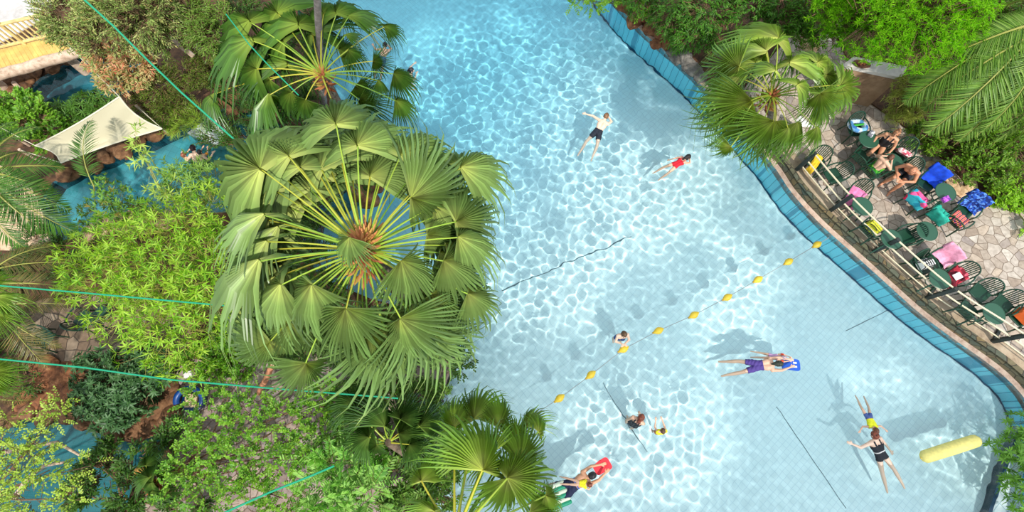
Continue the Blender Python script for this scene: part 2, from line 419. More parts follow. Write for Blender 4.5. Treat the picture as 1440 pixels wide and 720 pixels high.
# land ---------------------------------------------------------------
M_soil = noisemat('soil', [(38, 24, 14), (84, 56, 34), (120, 88, 56)], 4)
outer = [Vector((-40, -16, 0)), Vector((40, -16, 0)), Vector((40, 42, 0)), Vector((-40, 42, 0))]
poolhole = LEFT + offset(EDGE, .1)
struct('ground_soil', poly_slab([outer, poolhole, RIVER, UPPOOL, LOWPOOL], -2.0, .1), M_soil)
for nm, pl, dz, cc in (('floor_river', RIVER, -.7, (126, 196, 206)), ('floor_pond', UPPOOL, -.9, (84, 146, 160)), ('floor_lagoon', LOWPOOL, -.8, (84, 138, 142))):
    receiver(struct(nm, poly_slab([pl], dz - .1, dz), tilemat(nm, cc, [c * .9 for c in cc], .2, .2, R(95 if nm != 'floor_river' else 20), .006)))
    wallring('pool_lining', pl, dz - .1, .1, M_blue, True)
M_flag = flagmat('deck flagstone', [(166, 150, 134), (190, 178, 166), (156, 138, 122), (200, 190, 178), (186, 168, 150), (150, 138, 132)], (120, 104, 88), 3.7, jw=.045)
M_flag2 = flagmat('terrace flagstone', [(150, 130, 124), (172, 156, 152), (132, 112, 104), (184, 164, 150), (140, 124, 122)], (104, 84, 70), 3.6, jw=.05)
M_flag3 = flagmat('brown flagstone', [(120, 98, 78), (144, 122, 98), (104, 84, 68), (150, 132, 112)], (70, 56, 44), 3.2, jw=.05)
M_conc = noisemat('ledge concrete', [(124, 104, 84), (164, 144, 120), (182, 166, 142)], 3, bump=.25)
DZ = .4
i0 = min(range(len(Ea)), key=lambda k: (Ea[k] - at(1075, 222, 0)).length)
dl = offset(Ea, .17)[i0:]
deckline = [Vector((p.x, p.y, 0)) for p in dl]
struct('floor_deck', poly_slab([deckline + [Vector((30, -12, 0)), Vector((34, 20, 0))] + px([(1330, -40), (1120, 40), (1050, 120)], DZ)], .05, DZ), M_flag)
M_mosaic = flagmat('mosaic stone', [(80, 92, 72), (112, 104, 76), (70, 86, 76), (122, 104, 70), (94, 100, 84)], (58, 52, 42), 4.5, jw=.08)
d2 = offset(Ea, .175)[i0:]; d3 = offset(Ea, .20)[i0:]; d4 = offset(Ea, .66)[i0:]
V = []; Fc = []
for k, p in enumerate(offset(Ea, .165)[i0:]): V += [(p.x, p.y, .05), (p.x, p.y, DZ + .02)]
for k in range(len(d2) - 1): Fc.append((2 * k, 2 * k + 2, 2 * k + 3, 2 * k + 1))
me = bpy.data.meshes.new('w'); me.from_pydata(V, [], Fc)
# mosaic wall: uses its own vertical pattern, so tilt the lookup with generated z
def mosaicwall():
    t = NT('mosaic wall'); g = t.n('ShaderNodeNewGeometry'); sp = t.n('ShaderNodeSeparateXYZ'); t.l(g, 'Position', sp, 0)
    ad = t.n('ShaderNodeMath', operation='SUBTRACT'); t.l(sp, 0, ad, 0); t.l(sp, 1, ad, 1)
    mu = t.n('ShaderNodeMath', operation='MULTIPLY'); mu.inputs[1].default_value = .7; t.l(ad, 0, mu, 0)
    cb = t.n('ShaderNodeCombineXYZ'); t.l(mu, 0, cb, 0); t.l(sp, 2, cb, 1)
    v1 = t.n('ShaderNodeTexVoronoi', feature='DISTANCE_TO_EDGE', voronoi_dimensions='2D', i_Scale=4.2); t.l(cb, 0, v1, 'Vector')
    v2 = t.n('ShaderNodeTexVoronoi', feature='F1', voronoi_dimensions='2D', i_Scale=4.2); t.l(cb, 0, v2, 'Vector')
    s2 = t.n('ShaderNodeSeparateColor'); t.l(v2, 'Color', s2, 0)
    r = t.ramp([(i / 4, rgb(*c)) for i, c in enumerate([(84, 98, 78), (120, 108, 80), (74, 90, 80), (130, 110, 74), (100, 106, 88)])]); t.l(s2, 0, r, 0)
    st = t.ramp([(.03, (0, 0, 0, 1)), (.07, (1, 1, 1, 1))]); t.l(v1, 'Distance', st, 0)
    m2 = t.n('ShaderNodeMix', data_type='RGBA'); t.l(st, 0, m2, 0); m2.inputs[6].default_value = rgb(56, 50, 40); t.l(r, 0, m2, 7)
    p = t.n('ShaderNodeBsdfPrincipled', i_Roughness=.7); t.l(m2, 2, p, 'Base Color'); return t.out(p)
struct('terrace_facing', me, mosaicwall())
struct('trim_4', strip(offset(Ea, .32)[i0:], d4, DZ - .05, DZ + .02), M_conc)
struct('trim_11', strip(offset(Ea, .165)[i0:], offset(Ea, .32)[i0:], DZ - .05, DZ + .025), M_mosaic)
# planting bed behind the terrace
BED = px([(1215, 140), (1262, 172), (1300, 200), (1335, 235), (1362, 262), (1400, 284), (1440, 296), (1600, 330), (1900, 200), (1700, -120), (1215, -120), (1180, 60)], DZ)
struct('ground_bed', poly_slab([BED], DZ - .1, DZ + .05), M_soil)
# left paved areas
struct('floor_terrace', poly_slab([px([(232, 545), (262, 505), (330, 505), (420, 470), (640, 500), (600, 620), (560, 740), (430, 800), (200, 800), (205, 690), (245, 640), (250, 600)], .14)], .05, .14), M_flag2)
struct('floor_path', poly_slab([px([(10, 440), (60, 420), (140, 415), (250, 410), (270, 470), (245, 515), (180, 520), (90, 512), (30, 500)], .14)], .05, .14), M_flag3)
M_sand = noisemat('sand', [(150, 118, 88), (206, 176, 142), (224, 200, 170)], 5, bump=.2)
struct('floor_sand', poly_slab([px([(-80, 240), (0, 232), (45, 262), (60, 300), (70, 345), (20, 352), (-80, 350)], .14)], .05, .14), M_sand)
M_pale = noisemat('pale paving', [(170, 164, 158), (196, 190, 186), (208, 204, 200)], 2, bump=.1)
struct('floor_plaza', poly_slab([px([(-160, -120), (90, -120), (70, 20), (0, 60), (-160, 100)], .14)], .05, .14), M_pale)
# sparkling shallow shelf in the right corner with a dark blue nosing
CORN = px([(1434, 578), (1427, 603), (1415, 634), (1399, 677), (1386, 718), (1376, 750), (1360, 800)], -.5)
shelf = [Vector((p.x, p.y, 0)) for p in CORN] + px([(1480, 800), (1480, 600), (1446, 575)], -.25)
receiver(struct('trim_5', poly_slab([shelf], -1.2, -.62), tilemat('shelf tile', (226, 232, 234), (180, 200, 206), .27, .27, ROT, .01)))
receiver(struct('trim_6', strip(CORN, offset(CORN, .09), -1.2, -.60), M_dark))
# expansion joints in the pool floor
def joint(n, pts, w=.03):
    L_ = [at(a, b, -1.35 if a < 1000 else -1.12) for a, b in pts]
    line = resample(L_, 20); V = []; Fc = []
    for p, q in zip(offset(line, w / 2), offset(line, -w / 2)):
        V += [(p.x, p.y, -depth(p.x, p.y) + .004), (q.x, q.y, -depth(q.x, q.y) + .004)]
    for k in range(19): Fc.append((2 * k, 2 * k + 1, 2 * k + 3, 2 * k + 2))
    me = bpy.data.meshes.new('joint'); me.from_pydata(V, [], Fc); me.update(); receiver(struct('trim_%d' % n, me, plain('joint', (70, 98, 108), .6)))
joint(7, [(705, 412), (800, 372), (885, 338)], .035)
joint(8, [(1085, 572), (1130, 640), (1178, 712)], .02)
joint(9, [(1180, 468), (1225, 446), (1262, 428)], .02)
joint(10, [(845, 540), (872, 585), (905, 635)], .02)

# ------------------------------------------------------------------ foliage generators
def unit(a): return a / np.maximum(1e-9, np.linalg.norm(a, axis=-1, keepdims=True))
def leaf_arrays(P, D, N, L, W, rnd, droop=.18, fold=.22, simple=False):
    k = len(P); D = unit(D); S_ = unit(np.cross(N, D)); N = np.cross(D, S_)
    L = L[:, None]; W = W[:, None]
    if simple:
        V = np.stack([P, P + D * L * .45 + S_ * W * .5 + N * W * fold, P + D * L - N * L * droop, P + D * L * .45 - S_ * W * .5 + N * W * fold], 1)
        b = (np.arange(k) * 4)[:, None]
        T = np.concatenate([b + [0, 2, 1], b + [0, 3, 2]]); Q = np.zeros((0, 4), int)
        return V.reshape(-1, 3), T, Q, np.repeat(rnd, 4)
    def row(t, w, up): return P + D * L * t + S_ * W * w + N * (W * up - L * droop * t * t)
    V = np.stack([row(0, 0, 0), row(.32, 0, 0), row(.68, 0, 0), row(1, 0, 0), row(.3, .5, fold), row(.68, .40, fold), row(.3, -.5, fold), row(.68, -.40, fold)], 1)
    b = (np.arange(k) * 8)[:, None]
    T = np.concatenate([b + [0, 1, 4], b + [2, 3, 5], b + [0, 6, 1], b + [2, 7, 3]])
    Q = np.concatenate([b + [1, 2, 5, 4], b + [1, 6, 7, 2]])
    return V.reshape(-1, 3), T, Q, np.repeat(rnd, 8)
def sticks(A, B, ra, rb):
    """three sided tapering twigs"""
    k = len(A); d = unit(B - A); u = unit(np.cross(d, np.array([.3, .2, 1.0]))); w = np.cross(d, u); vs = []
    for Pp, r_ in ((A, ra), (B, rb)):
        for a in (0, 2.1, 4.2): vs.append(Pp + (u * math.cos(a) + w * math.sin(a)) * r_)
    V = np.stack(vs, 1).reshape(-1, 3); b = (np.arange(k) * 6)[:, None]
    Q = np.concatenate([b + [0, 1, 4, 3], b + [1, 2, 5, 4], b + [2, 0, 3, 5]])
    return V, Q
def foliage(name, label, cat, lobes, ntwig, tl, m, ang, L, W, leafm, stemm, up=.35, outw=.8, droop=.18, seed=0, base=None, simple=False, ring=False, rad=.012, clump=0, group=None, flatz=.6, stem_r=.03, fold=.22, jit=.35, nz=.8, kind=None, maint=True, nstem=None):
    """lobes: (px,py,z,r metres). twigs sit on the lobes, leaves along each twig"""
    g = np.random.default_rng(seed + 100)
    Cn = np.array([at(a, b, z) for a, b, z, r_ in lobes]); Rr = np.array([r_ for *_, r_ in lobes])
    pr = Rr ** 2; pr /= pr.sum(); li = g.choice(len(lobes), ntwig, p=pr)
    dirs = unit(g.normal(size=(ntwig, 3)) * [1, 1, .8] + [0, 0, .45])
    if clump:
        K = clump * len(lobes); cd = unit(g.normal(size=(K, 3)) + [0, 0, .5]); cl = np.arange(K) % len(lobes)
        ci = g.integers(0, clump, ntwig) * len(lobes) + li
        dirs = unit(cd[ci] + g.normal(size=(ntwig, 3)) * .22)
    rr = Rr[li] * g.uniform(.62, 1.0, ntwig) * (1 + .15 * np.sin(dirs[:, 0] * 7 + li) * np.cos(dirs[:, 1] * 6))
    P0 = Cn[li] + dirs * rr[:, None] * [1, 1, flatz]
    D0 = unit(dirs * outw + g.normal(size=(ntwig, 3)) * .5 + [0, 0, up])
    tlen = tl * g.uniform(.6, 1.25, ntwig)
    root = thing(name, label, cat, base if base is not None else (float(Cn[:, 0].mean()), float(Cn[:, 1].mean()), .1), group=group)
    UPV = np.array([0, 0, 1.0]); side = unit(np.cross(D0, UPV) + 1e-6); nrm = np.cross(side, D0)
    if ring:   # leaves radiate from the twig end
        a = (np.arange(m)[None] / m * 2 * PI + g.uniform(0, 6, (ntwig, 1))) + g.normal(size=(ntwig, m)) * .25
        ca = math.cos(R(ang))
        Dl = D0[:, None] * ca + (side[:, None] * np.cos(a)[..., None] + nrm[:, None] * np.sin(a)[..., None]) * math.sin(R(ang))
        Pl = (P0 + D0 * tlen[:, None])[:, None] + Dl * .0
        Nl = unit(D0[:, None] + g.normal(size=Dl.shape) * .2 + [0, 0, .4])
    else:
        t = (np.arange(m) + .6) / m; sgn = np.where(np.arange(m) % 2 == 0, 1, -1)
        Pl = P0[:, None] + D0[:, None] * (tlen[:, None] * t)[..., None]
        roll = g.uniform(-.6, .6, (ntwig, 1))
        s2 = side[:, None] * np.cos(roll)[..., None] + nrm[:, None] * np.sin(roll)[..., None]
        af = np.where(t > .93, 0.1, 1) * R(ang)
        Dl = D0[:, None] * np.cos(af)[None, :, None] + s2 * (np.sin(af) * sgn)[None, :, None] + g.normal(size=(ntwig, m, 3)) * jit * .4
        Nl = unit(nrm[:, None] * .5 + [0, 0, nz] + g.normal(size=(ntwig, m, 3)) * jit)
    n = ntwig * m
    V, T, Q, rn = leaf_arrays(Pl.reshape(-1, 3), Dl.reshape(-1, 3), Nl.reshape(-1, 3), L * g.uniform(.7, 1.2, n), W * g.uniform(.75, 1.2, n),
                              np.clip(np.repeat(g.uniform(0, 1, ntwig), m) * .55 + g.uniform(0, .45, n), 0, 1), droop, fold, simple)
    o = link('foliage', fast_mesh('foliage', V, T, Q, smooth=not simple, rnd=rn), leafm, root)
    A = P0 - dirs * Rr[li][:, None] * .25; V1, Q1 = sticks(A, P0 + D0 * tlen[:, None], rad, rad * .4)
    link('twigs', fast_mesh('twigs', V1, None, Q1), stemm, root)
    if maint:
        mb = MB(); b0 = Vector(root.location)
        for j, (c, r_) in enumerate(zip(Cn, Rr)):
            if nstem and j >= nstem: break
            c = Vector(c); mid = b0.lerp(c, .5) + Vector(g.normal(size=3) * .12)
            mb.tube([b0, mid, c + Vector((0, 0, r_ * .2))], [stem_r, stem_r * .7, stem_r * .35], 7)
        link('branches', mb.mesh(), stemm, root)
    if kind: root['kind'] = kind
    return root

# --- fan palm ---------------------------------------------------------
def fan_blade(seed, nseg=30, span=88, split=.42, tipdroop=.5, sidefold=.42):
    g = np.random.default_rng(seed); V = []; T = []; Q = []; rn = []
    rad0 = [.02, .18, .36]; tone = [0.5]; tns = []
    phis = np.linspace(-R(span), R(span), nseg + 1) + np.concatenate([[0], g.normal(0, .004, nseg - 1), [0]])
    def add(r_, ph, h, extra=0.0):
        x = r_ * math.cos(ph); y = r_ * math.sin(ph)
        z = h - .16 * r_ * r_ - sidefold * abs(math.sin(ph)) ** 1.3 * r_ - extra
        V.append((x, y * (1 - .12 * abs(math.sin(ph))), z)); rn.append(r_ * .9); tns.append(tone[0]); return len(V) - 1
    def RL(ph): return (.46 + .54 * math.cos(ph / 1.85) ** 1.6)
    bnd = []
    for ph in phis:
        rs = split * RL(ph); bnd.append([add(q / .36 * rs * .66, ph, -.02) for q in rad0] + [add(rs, ph, -.035)])
    for i in range(nseg):
        a, b = phis[i], phis[i + 1]; mp = (a + b) / 2; rl = RL(mp); rs = split * rl
        tone[0] = g.uniform(0, 1); ln = rl * g.uniform(.84, 1.08); dp = tipdroop * g.uniform(.5, 1.5); tw = g.normal(0, .05)
        hh = .038
        mid = [add(q / .36 * rs * .66, mp, hh * .8) for q in rad0] + [add(rs, mp, hh)]
        for k in range(3):
            Q.append((bnd[i][k], bnd[i][k + 1], mid[k + 1], mid[k])); Q.append((mid[k], mid[k + 1], bnd[i + 1][k + 1], bnd[i + 1][k]))
        r1 = rs + (ln - rs) * .45; r2 = rs + (ln - rs) * .78
        e1 = dp * (r1 - rs) ** 2 * 2; e2 = dp * (r2 - rs) ** 2 * 2.2; e3 = dp * (ln - rs) ** 2 * 3.2
        w = (b - a) / 2
        l1, m1, q1 = add(r1, mp - w * .52 + tw * .4, -.008, e1), add(r1, mp + tw * .4, .014, e1), add(r1, mp + w * .52 + tw * .4, -.008, e1)
        l2, m2, q2 = add(r2, mp - w * .24 + tw * .8, -.004, e2), add(r2, mp + tw * .8, .008, e2), add(r2, mp + w * .24 + tw * .8, -.004, e2)
        tp = add(ln, mp + tw * 1.3, 0, e3)
        Q += [(bnd[i][3], l1, m1, mid[3]), (mid[3], m1, q1, bnd[i + 1][3]), (l1, l2, m2, m1), (m1, m2, q2, q1)]
        T += [(l2, tp, m2), (m2, tp, q2)]
    me = fast_mesh('blade', V, T, Q, smooth=False, rnd=rn); a_ = me.attributes.new('tone', 'FLOAT', 'POINT'); a_.data.foreach_set('value', np.asarray(tns, np.float32)); return me
BL = {}
def palmmat(name, c0, c1, c2, tip, trans=.28):
    """colour runs from the hub to the leaf tips"""
    return leafmat(name, [c0, c1, c2, c2, tip], trans, .34, tone=True)
def get_blades(key, m, n=7, **kw):
    if key not in BL:
        L_ = []
        for i in range(n):
            me = fan_blade(hash_(key) + i, **kw); me.materials.append(m); L_.append(me)
        BL[key] = L_
    return BL[key]
def hash_(s): return sum(ord(c) * (i + 3) for i, c in enumerate(s)) % 9973
def fan_palm(name, label, crown, base, leaves, key, bladem, petm, trunkm, seed=0, heart=.17, rise=.35, drop=.30, pet=.022, trunk_r=.13, rand=None, boots=None, zfun=None, bs=1.0, **kw):
    g = np.random.default_rng(seed); cz = crown[2]; c = at(*crown); b = at(*base)
    root = thing(name, label, 'palm tree', b); BLs = get_blades(key, bladem, **kw)
    mb = MB(); n = 14; pts = []; rads = []
    for i in range(n):
        t = i / (n - 1); p = b.lerp(c, t); p += Vector((math.sin(t * PI) * .25, -math.sin(t * PI) * .12, 0)); p.z = b.z + (c.z - .1 - b.z) * t
        pts.append(p); rads.append(trunk_r * (1.25 - .35 * t) * (1 + .06 * (i % 2)))
    mb.tube(pts, rads, 14); link('trunk', mb.mesh(), trunkm, root)
    mb = MB()
    nb = int(40 + (heart - .17) * 260)
    for k in range(nb):
        a = k * 2.4; q = k / nb; r_ = .06 + heart * q; h = .22 - .5 * q
        p0 = c + Vector((math.cos(a) * r_ * .5, math.sin(a) * r_ * (.5 + heart * 1.6), h - .2 + (heart - .17) * 1.2)); d = Vector((math.cos(a) * (.4 + q * .5), math.sin(a) * (.4 + q * .5), .8 - .6 * q)).normalized()
        mb.tube([p0, p0 + d * .12, p0 + d * .24], [.035, .03, .006], 5, r=float(g.uniform(0, 1)))
    link('leaf_bases', mb.mesh(smooth=False), boots, root)
    allv = list(leaves)
    for q in (rand or []): allv.append(q)
    for lf in allv:
        hx, hy, tx, ty = lf[:4]; tier = lf[4] if len(lf) > 4 else 0
        d2 = (at(hx, hy, cz).to_2d() - c.to_2d()).length
        hz = cz + rise + tier - drop * d2 * d2 * .5 if zfun is None else zfun(d2, tier)
        h = at(hx, hy, hz); L0 = (at(tx, ty, hz) - h).length; t = at(tx, ty, hz - .38 * L0 - (0.1 if tier < 0 else 0))
        X_ = (t - h); L_ = X_.length * bs; X_.normalize()
        U = (Vector((0, 0, 1)) + Vector(g.normal(size=3) * [.4, .4, 0])); Y_ = U.cross(X_).normalized(); Z_ = X_.cross(Y_)
        wy = lf[5] if len(lf) > 5 else 1.0
        M = Matrix.Translation(h) @ Matrix((X_ * L_, Y_ * L_ * wy, Z_ * L_)).transposed().to_4x4()
        fr = link('frond', BLs[int(g.integers(len(BLs)))], None, root, M)
        a0 = c + Vector((*( (h - c).to_2d().normalized() * .09), .02)); mid = a0.lerp(h, .5) + Vector((0, 0, .12 * (h - a0).length))
        cur = [a0.lerp(mid, s).lerp(mid.lerp(h, s), s) for s in (0, .2, .4, .6, .8, 1)]
        mb = MB(); mb.tube(cur + [h + X_ * L_ * .10], [pet * 1.5, pet * 1.2, pet, pet * .85, pet * .75, pet * .7, pet * .25], 6, r=float(g.uniform(0, 1)), flat=.6)
        link('petiole', mb.mesh(), petm, fr, Matrix.Identity(4))
    return root
M_trunk = noisemat('palm trunk', [(70, 56, 44), (120, 102, 84), (150, 134, 116)], 9)
M_boots = leafmat('leaf bases', [(120, 60, 34), (196, 120, 80), (214, 150, 90), (150, 150, 50)], .05, .7)
M_pet = leafmat('petiole', [(112, 152, 50), (150, 184, 64), (190, 180, 62), (120, 160, 54)], .1, .4)
M_fan1 = palmmat('grey green fan', (204, 210, 120), (144, 170, 94), (112, 142, 76), (196, 208, 128))
M_fan2 = palmmat('fresh fan', (156, 176, 74), (90, 130, 48), (68, 108, 40), (134, 158, 66))
M_fan3 = palmmat('yellow fan', (214, 218, 120), (146, 172, 66), (112, 150, 52), (176, 194, 92))
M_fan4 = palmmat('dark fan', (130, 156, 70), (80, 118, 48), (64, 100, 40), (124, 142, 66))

main = [(473,177,460,112,.5),(503,207,522,135,.45),(563,220,632,172,.35),(577,277,678,255,.3),(647,237,716,208,-.1),(640,312,716,288,-.1),(643,334,716,350,.1),
 (563,367,622,425,.35),(623,367,695,402,.1),(657,413,716,436,-.2),(563,447,614,520,.2),(607,413,658,478,-.1),(487,433,482,528,.4),(520,473,548,548,-.1),(440,400,402,482,.35),
 (397,400,332,460,.15),(367,367,272,392,.2),(373,303,302,300,.25),(370,240,276,190,.35),(408,222,350,182,.3),(423,237,398,190,.1),(377,340,318,352,-.1),(430,510,418,575,-.5),
 (380,480,324,532,-.2),(407,453,372,520,-.1),(492,334,480,380,.7),(453,240,425,190,-.2),(393,320,330,335,-.3),(520,250,560,190,-.2),(480,225,470,165,-.3),(600,250,668,232,-.3),
 (610,290,690,300,-.3),(600,330,668,330,-.35),(600,400,672,440,-.35),(540,460,590,560,-.3),(500,460,512,550,-.35),(450,440,430,520,-.3),(420,430,370,490,-.35),(390,390,320,420,-.35),
 (380,370,300,410,-.4),(390,270,320,250,-.3),(400,250,340,215,-.4),(440,230,410,170,-.45),(575,440,640,500,-.15),(590,430,690,470,-.45),(540,240,590,170,-.5),(625,300,700,318,-.5),(345,430,300,490,-.55),(600,470,634,530,-.5)]
_g = random.Random(4)
for k_ in range(34):
    a_ = k_ * 2.399; rr_ = 92 + 40 * _g.random(); hx_, hy_ = 513 + rr_ * math.cos(a_) * 1.12, 345 + rr_ * math.sin(a_); ll_ = 62 + 26 * _g.random()
    main.append((hx_, hy_, hx_ + ll_ * math.cos(a_ + _g.uniform(-.3, .3)), hy_ + ll_ * math.sin(a_ + _g.uniform(-.3, .3)) + 8, -.55 - .25 * _g.random()))
fan_palm('fan_palm', 'huge fan palm at centre left, long yellow petioles around a reddish heart', (513, 352, 6.3), (592, 462, .1), main, 'grey', M_fan1, M_pet, M_trunk, seed=3, heart=.42, bs=1.18, boots=M_boots, pet=.0165, trunk_r=.17, rise=.25, drop=.06)
pal2 = [(353,32,292,2,.2),(357,58,286,38,.2),(362,97,304,100,.1),(380,112,358,134,-.2),(420,37,400,-18,.3),(380,133,322,184,.1),(303,132,262,154,-.8),(490,24,534,0,.2),(540,38,574,33,0,.9),(486,49,512,42,.2),
 (489,71,524,86,.2),(524,86,560,94,0),(553,104,602,122,.1),(531,113,556,132,-.1),(556,142,600,156,-.1),(473,20,478,-22,.3),(455,20,436,-14,.1),(404,92,372,60,-.2),(400,60,352,52,0),(430,140,420,186,-.1),(470,150,500,190,-.2),
 (410,130,380,172,-.2),(500,120,540,152,-.3),(392,20,352,-20,.1),(440,50,430,10,-.2),(342,70,300,60,-.5),(505,140,560,170,-.3),(390,90,345,80,-.3),(476,70,520,55,-.4)]
fan_palm('fan_palm', 'dark green fan palm at top left whose right fronds hang over the big pool', (452, 104, 4.2), (478, 190, .1), pal2, 'dark', M_fan2, M_pet, M_trunk, seed=8, split=.33, bs=1.12, boots=M_boots, pet=.018, trunk_r=.13, rise=.2, drop=.05)
pal3 = [(1059,145,1018,130,.2),(1088,170,1052,218,.35,1.2),(1148,88,1180,78,0),(1078,74,1036,44,.1),(1093,56,1092,8,-.1),(1153,131,1176,168,.4,1.25),(1180,120,1232,136,.1),(1148,179,1160,210,.2),(1090,100,1074,74,.5),
 (1030,128,972,134,0),(1077,72,1032,50,-.1),(1057,141,990,184,.25,1.1),(1028,206,1000,224,-.1),(1040,94,978,84,0),(1149,87,1176,64,-.1),(1091,170,1100,232,.1),(1040,110,980,108,-.2),(1045,165,1000,212,-.1),(1120,172,1128,226,-.05),
 (1150,140,1196,150,.1),(1160,105,1200,118,-.2),(1110,90,1140,60,.1),(1062,90,1010,70,.1),(1070,180,1040,228,-.2),(1020,150,974,160,-.2),(1120,120,1150,108,.5),(1108,180,1110,215,.2)]
fan_palm('fan_palm', 'fan palm with bright green fronds leaning over the curved pool edge at right', (1086, 133, 3.7), (1060, 190, .1), pal3, 'yellow', M_fan3, M_pet, M_trunk, seed=12, split=.34, bs=1.15, boots=M_boots, pet=.016, trunk_r=.12, rise=.25, drop=.08)
pal4 = [(678,662,682,566,.5,1.1),(713,673,784,628,.3),(757,607,772,584,-.6),(767,697,800,716,.1),(713,673,722,742,.2),(667,590,660,528,-.8),(700,600,720,545,-.8),(740,600,748,560,-.9),(593,677,597,630,-.2),(640,600,612,556,-.9),(690,640,640,590,0),(730,650,776,600,-.1),(610,720,570,690,.1),(745,720,800,742,.2),(720,620,762,590,-.7),(660,640,620,585,-.3)]
fan_palm('fan_palm', 'fan palm cut off by the bottom frame, one pale spiky frond upright over pool', (640, 755, 5.0), (575, 735, .1), pal4, 'yellow2', M_fan3, M_pet, M_trunk, seed=15, bs=1.08, boots=M_boots, pet=.021, trunk_r=.14, rise=.2, drop=.05, split=.42)
pal5 = [(563,590,588,546,.1),(513,590,490,552,0),(540,600,540,545,.1),(560,610,620,590,0),(520,615,470,605,0),(590,600,622,560,-.1),(530,625,500,640,0),(575,625,610,640,0),(500,570,470,530,-.2)]
fan_palm('fan_palm', 'low dark fan palm shaded below the great palm, beside the terrace', (545, 622, 2.6), (570, 640, .1), pal5, 'dark2', M_fan4, M_pet, M_trunk, seed=18, heart=.02, bs=1.25, split=.35, boots=M_boots, pet=.014, trunk_r=.1)
pal6 = [(210,672,186,640,.1),(214,678,176,690,.1),(222,672,250,650,.1),(215,690,200,722,0),(225,690,262,704,0),(205,655,216,622,0),(235,660,262,636,-.1)]
fan_palm('fan_palm', 'small dark fan palm at the lower left beside the lagoon', (217, 684, 1.3), (228, 690, .1), pal6, 'dark2', M_fan4, M_pet, M_trunk, seed=19, boots=M_boots, pet=.010, trunk_r=.06)
pal7 = [(-12,418,48,408,.1),(-14,524,40,506,.1),(-10,440,44,448,0),(-20,400,20,372,0),(-10,540,30,552,0),(-30,480,10,470,.1)]
fan_palm('fan_palm', 'fan palm reaching in from the left frame edge over the brown path', (-60, 470, 4.6), (-20, 490, .1), pal7, 'yellow', M_fan3, M_pet, M_trunk, seed=20, boots=M_boots, pet=.018, trunk_r=.12)

# --- feather palms -----------------------------------------------------
def feather(seed, n=46, lw=.028, ll=.30, arch=.16, vlift=.25, ang0=68, ang1=28, dr=.35):
    g = np.random.default_rng(seed); t = np.linspace(.12, 1, n)
    def rach(t): return np.stack([t, 0 * t, arch * 4 * t * (1 - t)], -1)
    P = rach(t); Tn = unit(rach(t + .01) - P); out = []
    Ps, Ds, Ns, Ls = [], [], [], []
    prof = np.sin(np.clip(t * .93 + .12, 0, 1) * PI) ** .55
    for sg in (-1, 1):
        a = R(ang0) + (R(ang1) - R(ang0)) * t + g.normal(0, .06, n)
        D = Tn * np.cos(a)[:, None] + np.array([0, sg, 0]) * np.sin(a)[:, None] + np.array([0, 0, vlift]) * g.uniform(.5, 1.4, (n, 1))
        Ps.append(P); Ds.append(unit(D)); Ls.append(ll * prof * g.uniform(.85, 1.1, n)); Ns.append(np.cross(np.cross([0, sg, 0], Tn), [0, 0, 1]) * 0 + [0, 0, 1.] + np.array([0, -sg * .5, 0]))
    P, D, N, L = map(np.concatenate, (Ps, Ds, Ns, Ls))
    V, T, Q, rn = leaf_arrays(P, D, N, L, np.full(len(L), lw), g.uniform(0, 1, len(L)), dr, .2)
    return fast_mesh('blade', V, T, Q, smooth=False, rnd=rn), [Vector(q) for q in rach(np.linspace(0, 1, 9))]
FEA = {}
def feather_palm(name, label, fr, key, lm, pm, base, hub, seed=0, pet=.02, trunk=None, cat='palm tree', **kw):
    g = np.random.default_rng(seed)
    if key not in FEA: FEA[key] = [feather(hash_(key) + i, **kw) for i in range(4)]
    root = thing(name, label, cat, at(*base)); hubp = at(*hub)
    if trunk:
        mb = MB(); mb.tube([at(*base), at(*base).lerp(hubp, .5) + Vector((.05, 0, 0)), hubp - Vector((0, 0, .1))], [trunk * 1.2, trunk, trunk], 12); link('trunk', mb.mesh(), M_trunk, root)
    for bx, by, bz, tx, ty, tz in fr:
        a = at(bx, by, bz); b = at(tx, ty, tz); X_ = b - a; L_ = X_.length; X_.normalize()
        U = Vector((0, 0, 1)) + Vector(g.normal(size=3) * [.15, .15, 0]); Y_ = U.cross(X_).normalized(); Z_ = X_.cross(Y_)
        M = Matrix.Translation(a) @ Matrix((X_ * L_, Y_ * L_, Z_ * L_)).transposed().to_4x4()
        me, rc = FEA[key][int(g.integers(4))]
        if not me.materials: me.materials.append(lm)
        o = link('frond', me, None, root, M)
        mb = MB(); pts = [M @ q for q in rc]
        if (hubp - a).length > .15: pts = [hubp] + pts
        k = len(pts); mb.tube(pts, [pet * (1.3 - 1.1 * i / (k - 1)) for i in range(k)], 6); link('rachis', mb.mesh(), pm, o, Matrix.Identity(4))
    return root
M_fea = leafmat('feather green', [(90, 130, 42), (120, 158, 54), (70, 108, 36), (150, 178, 84)], .25)
M_fea2 = leafmat('feather left', [(60, 100, 36), (84, 130, 46), (48, 84, 34), (110, 148, 66)], .25)
M_rach = plain('rachis', (150, 150, 70), .5)
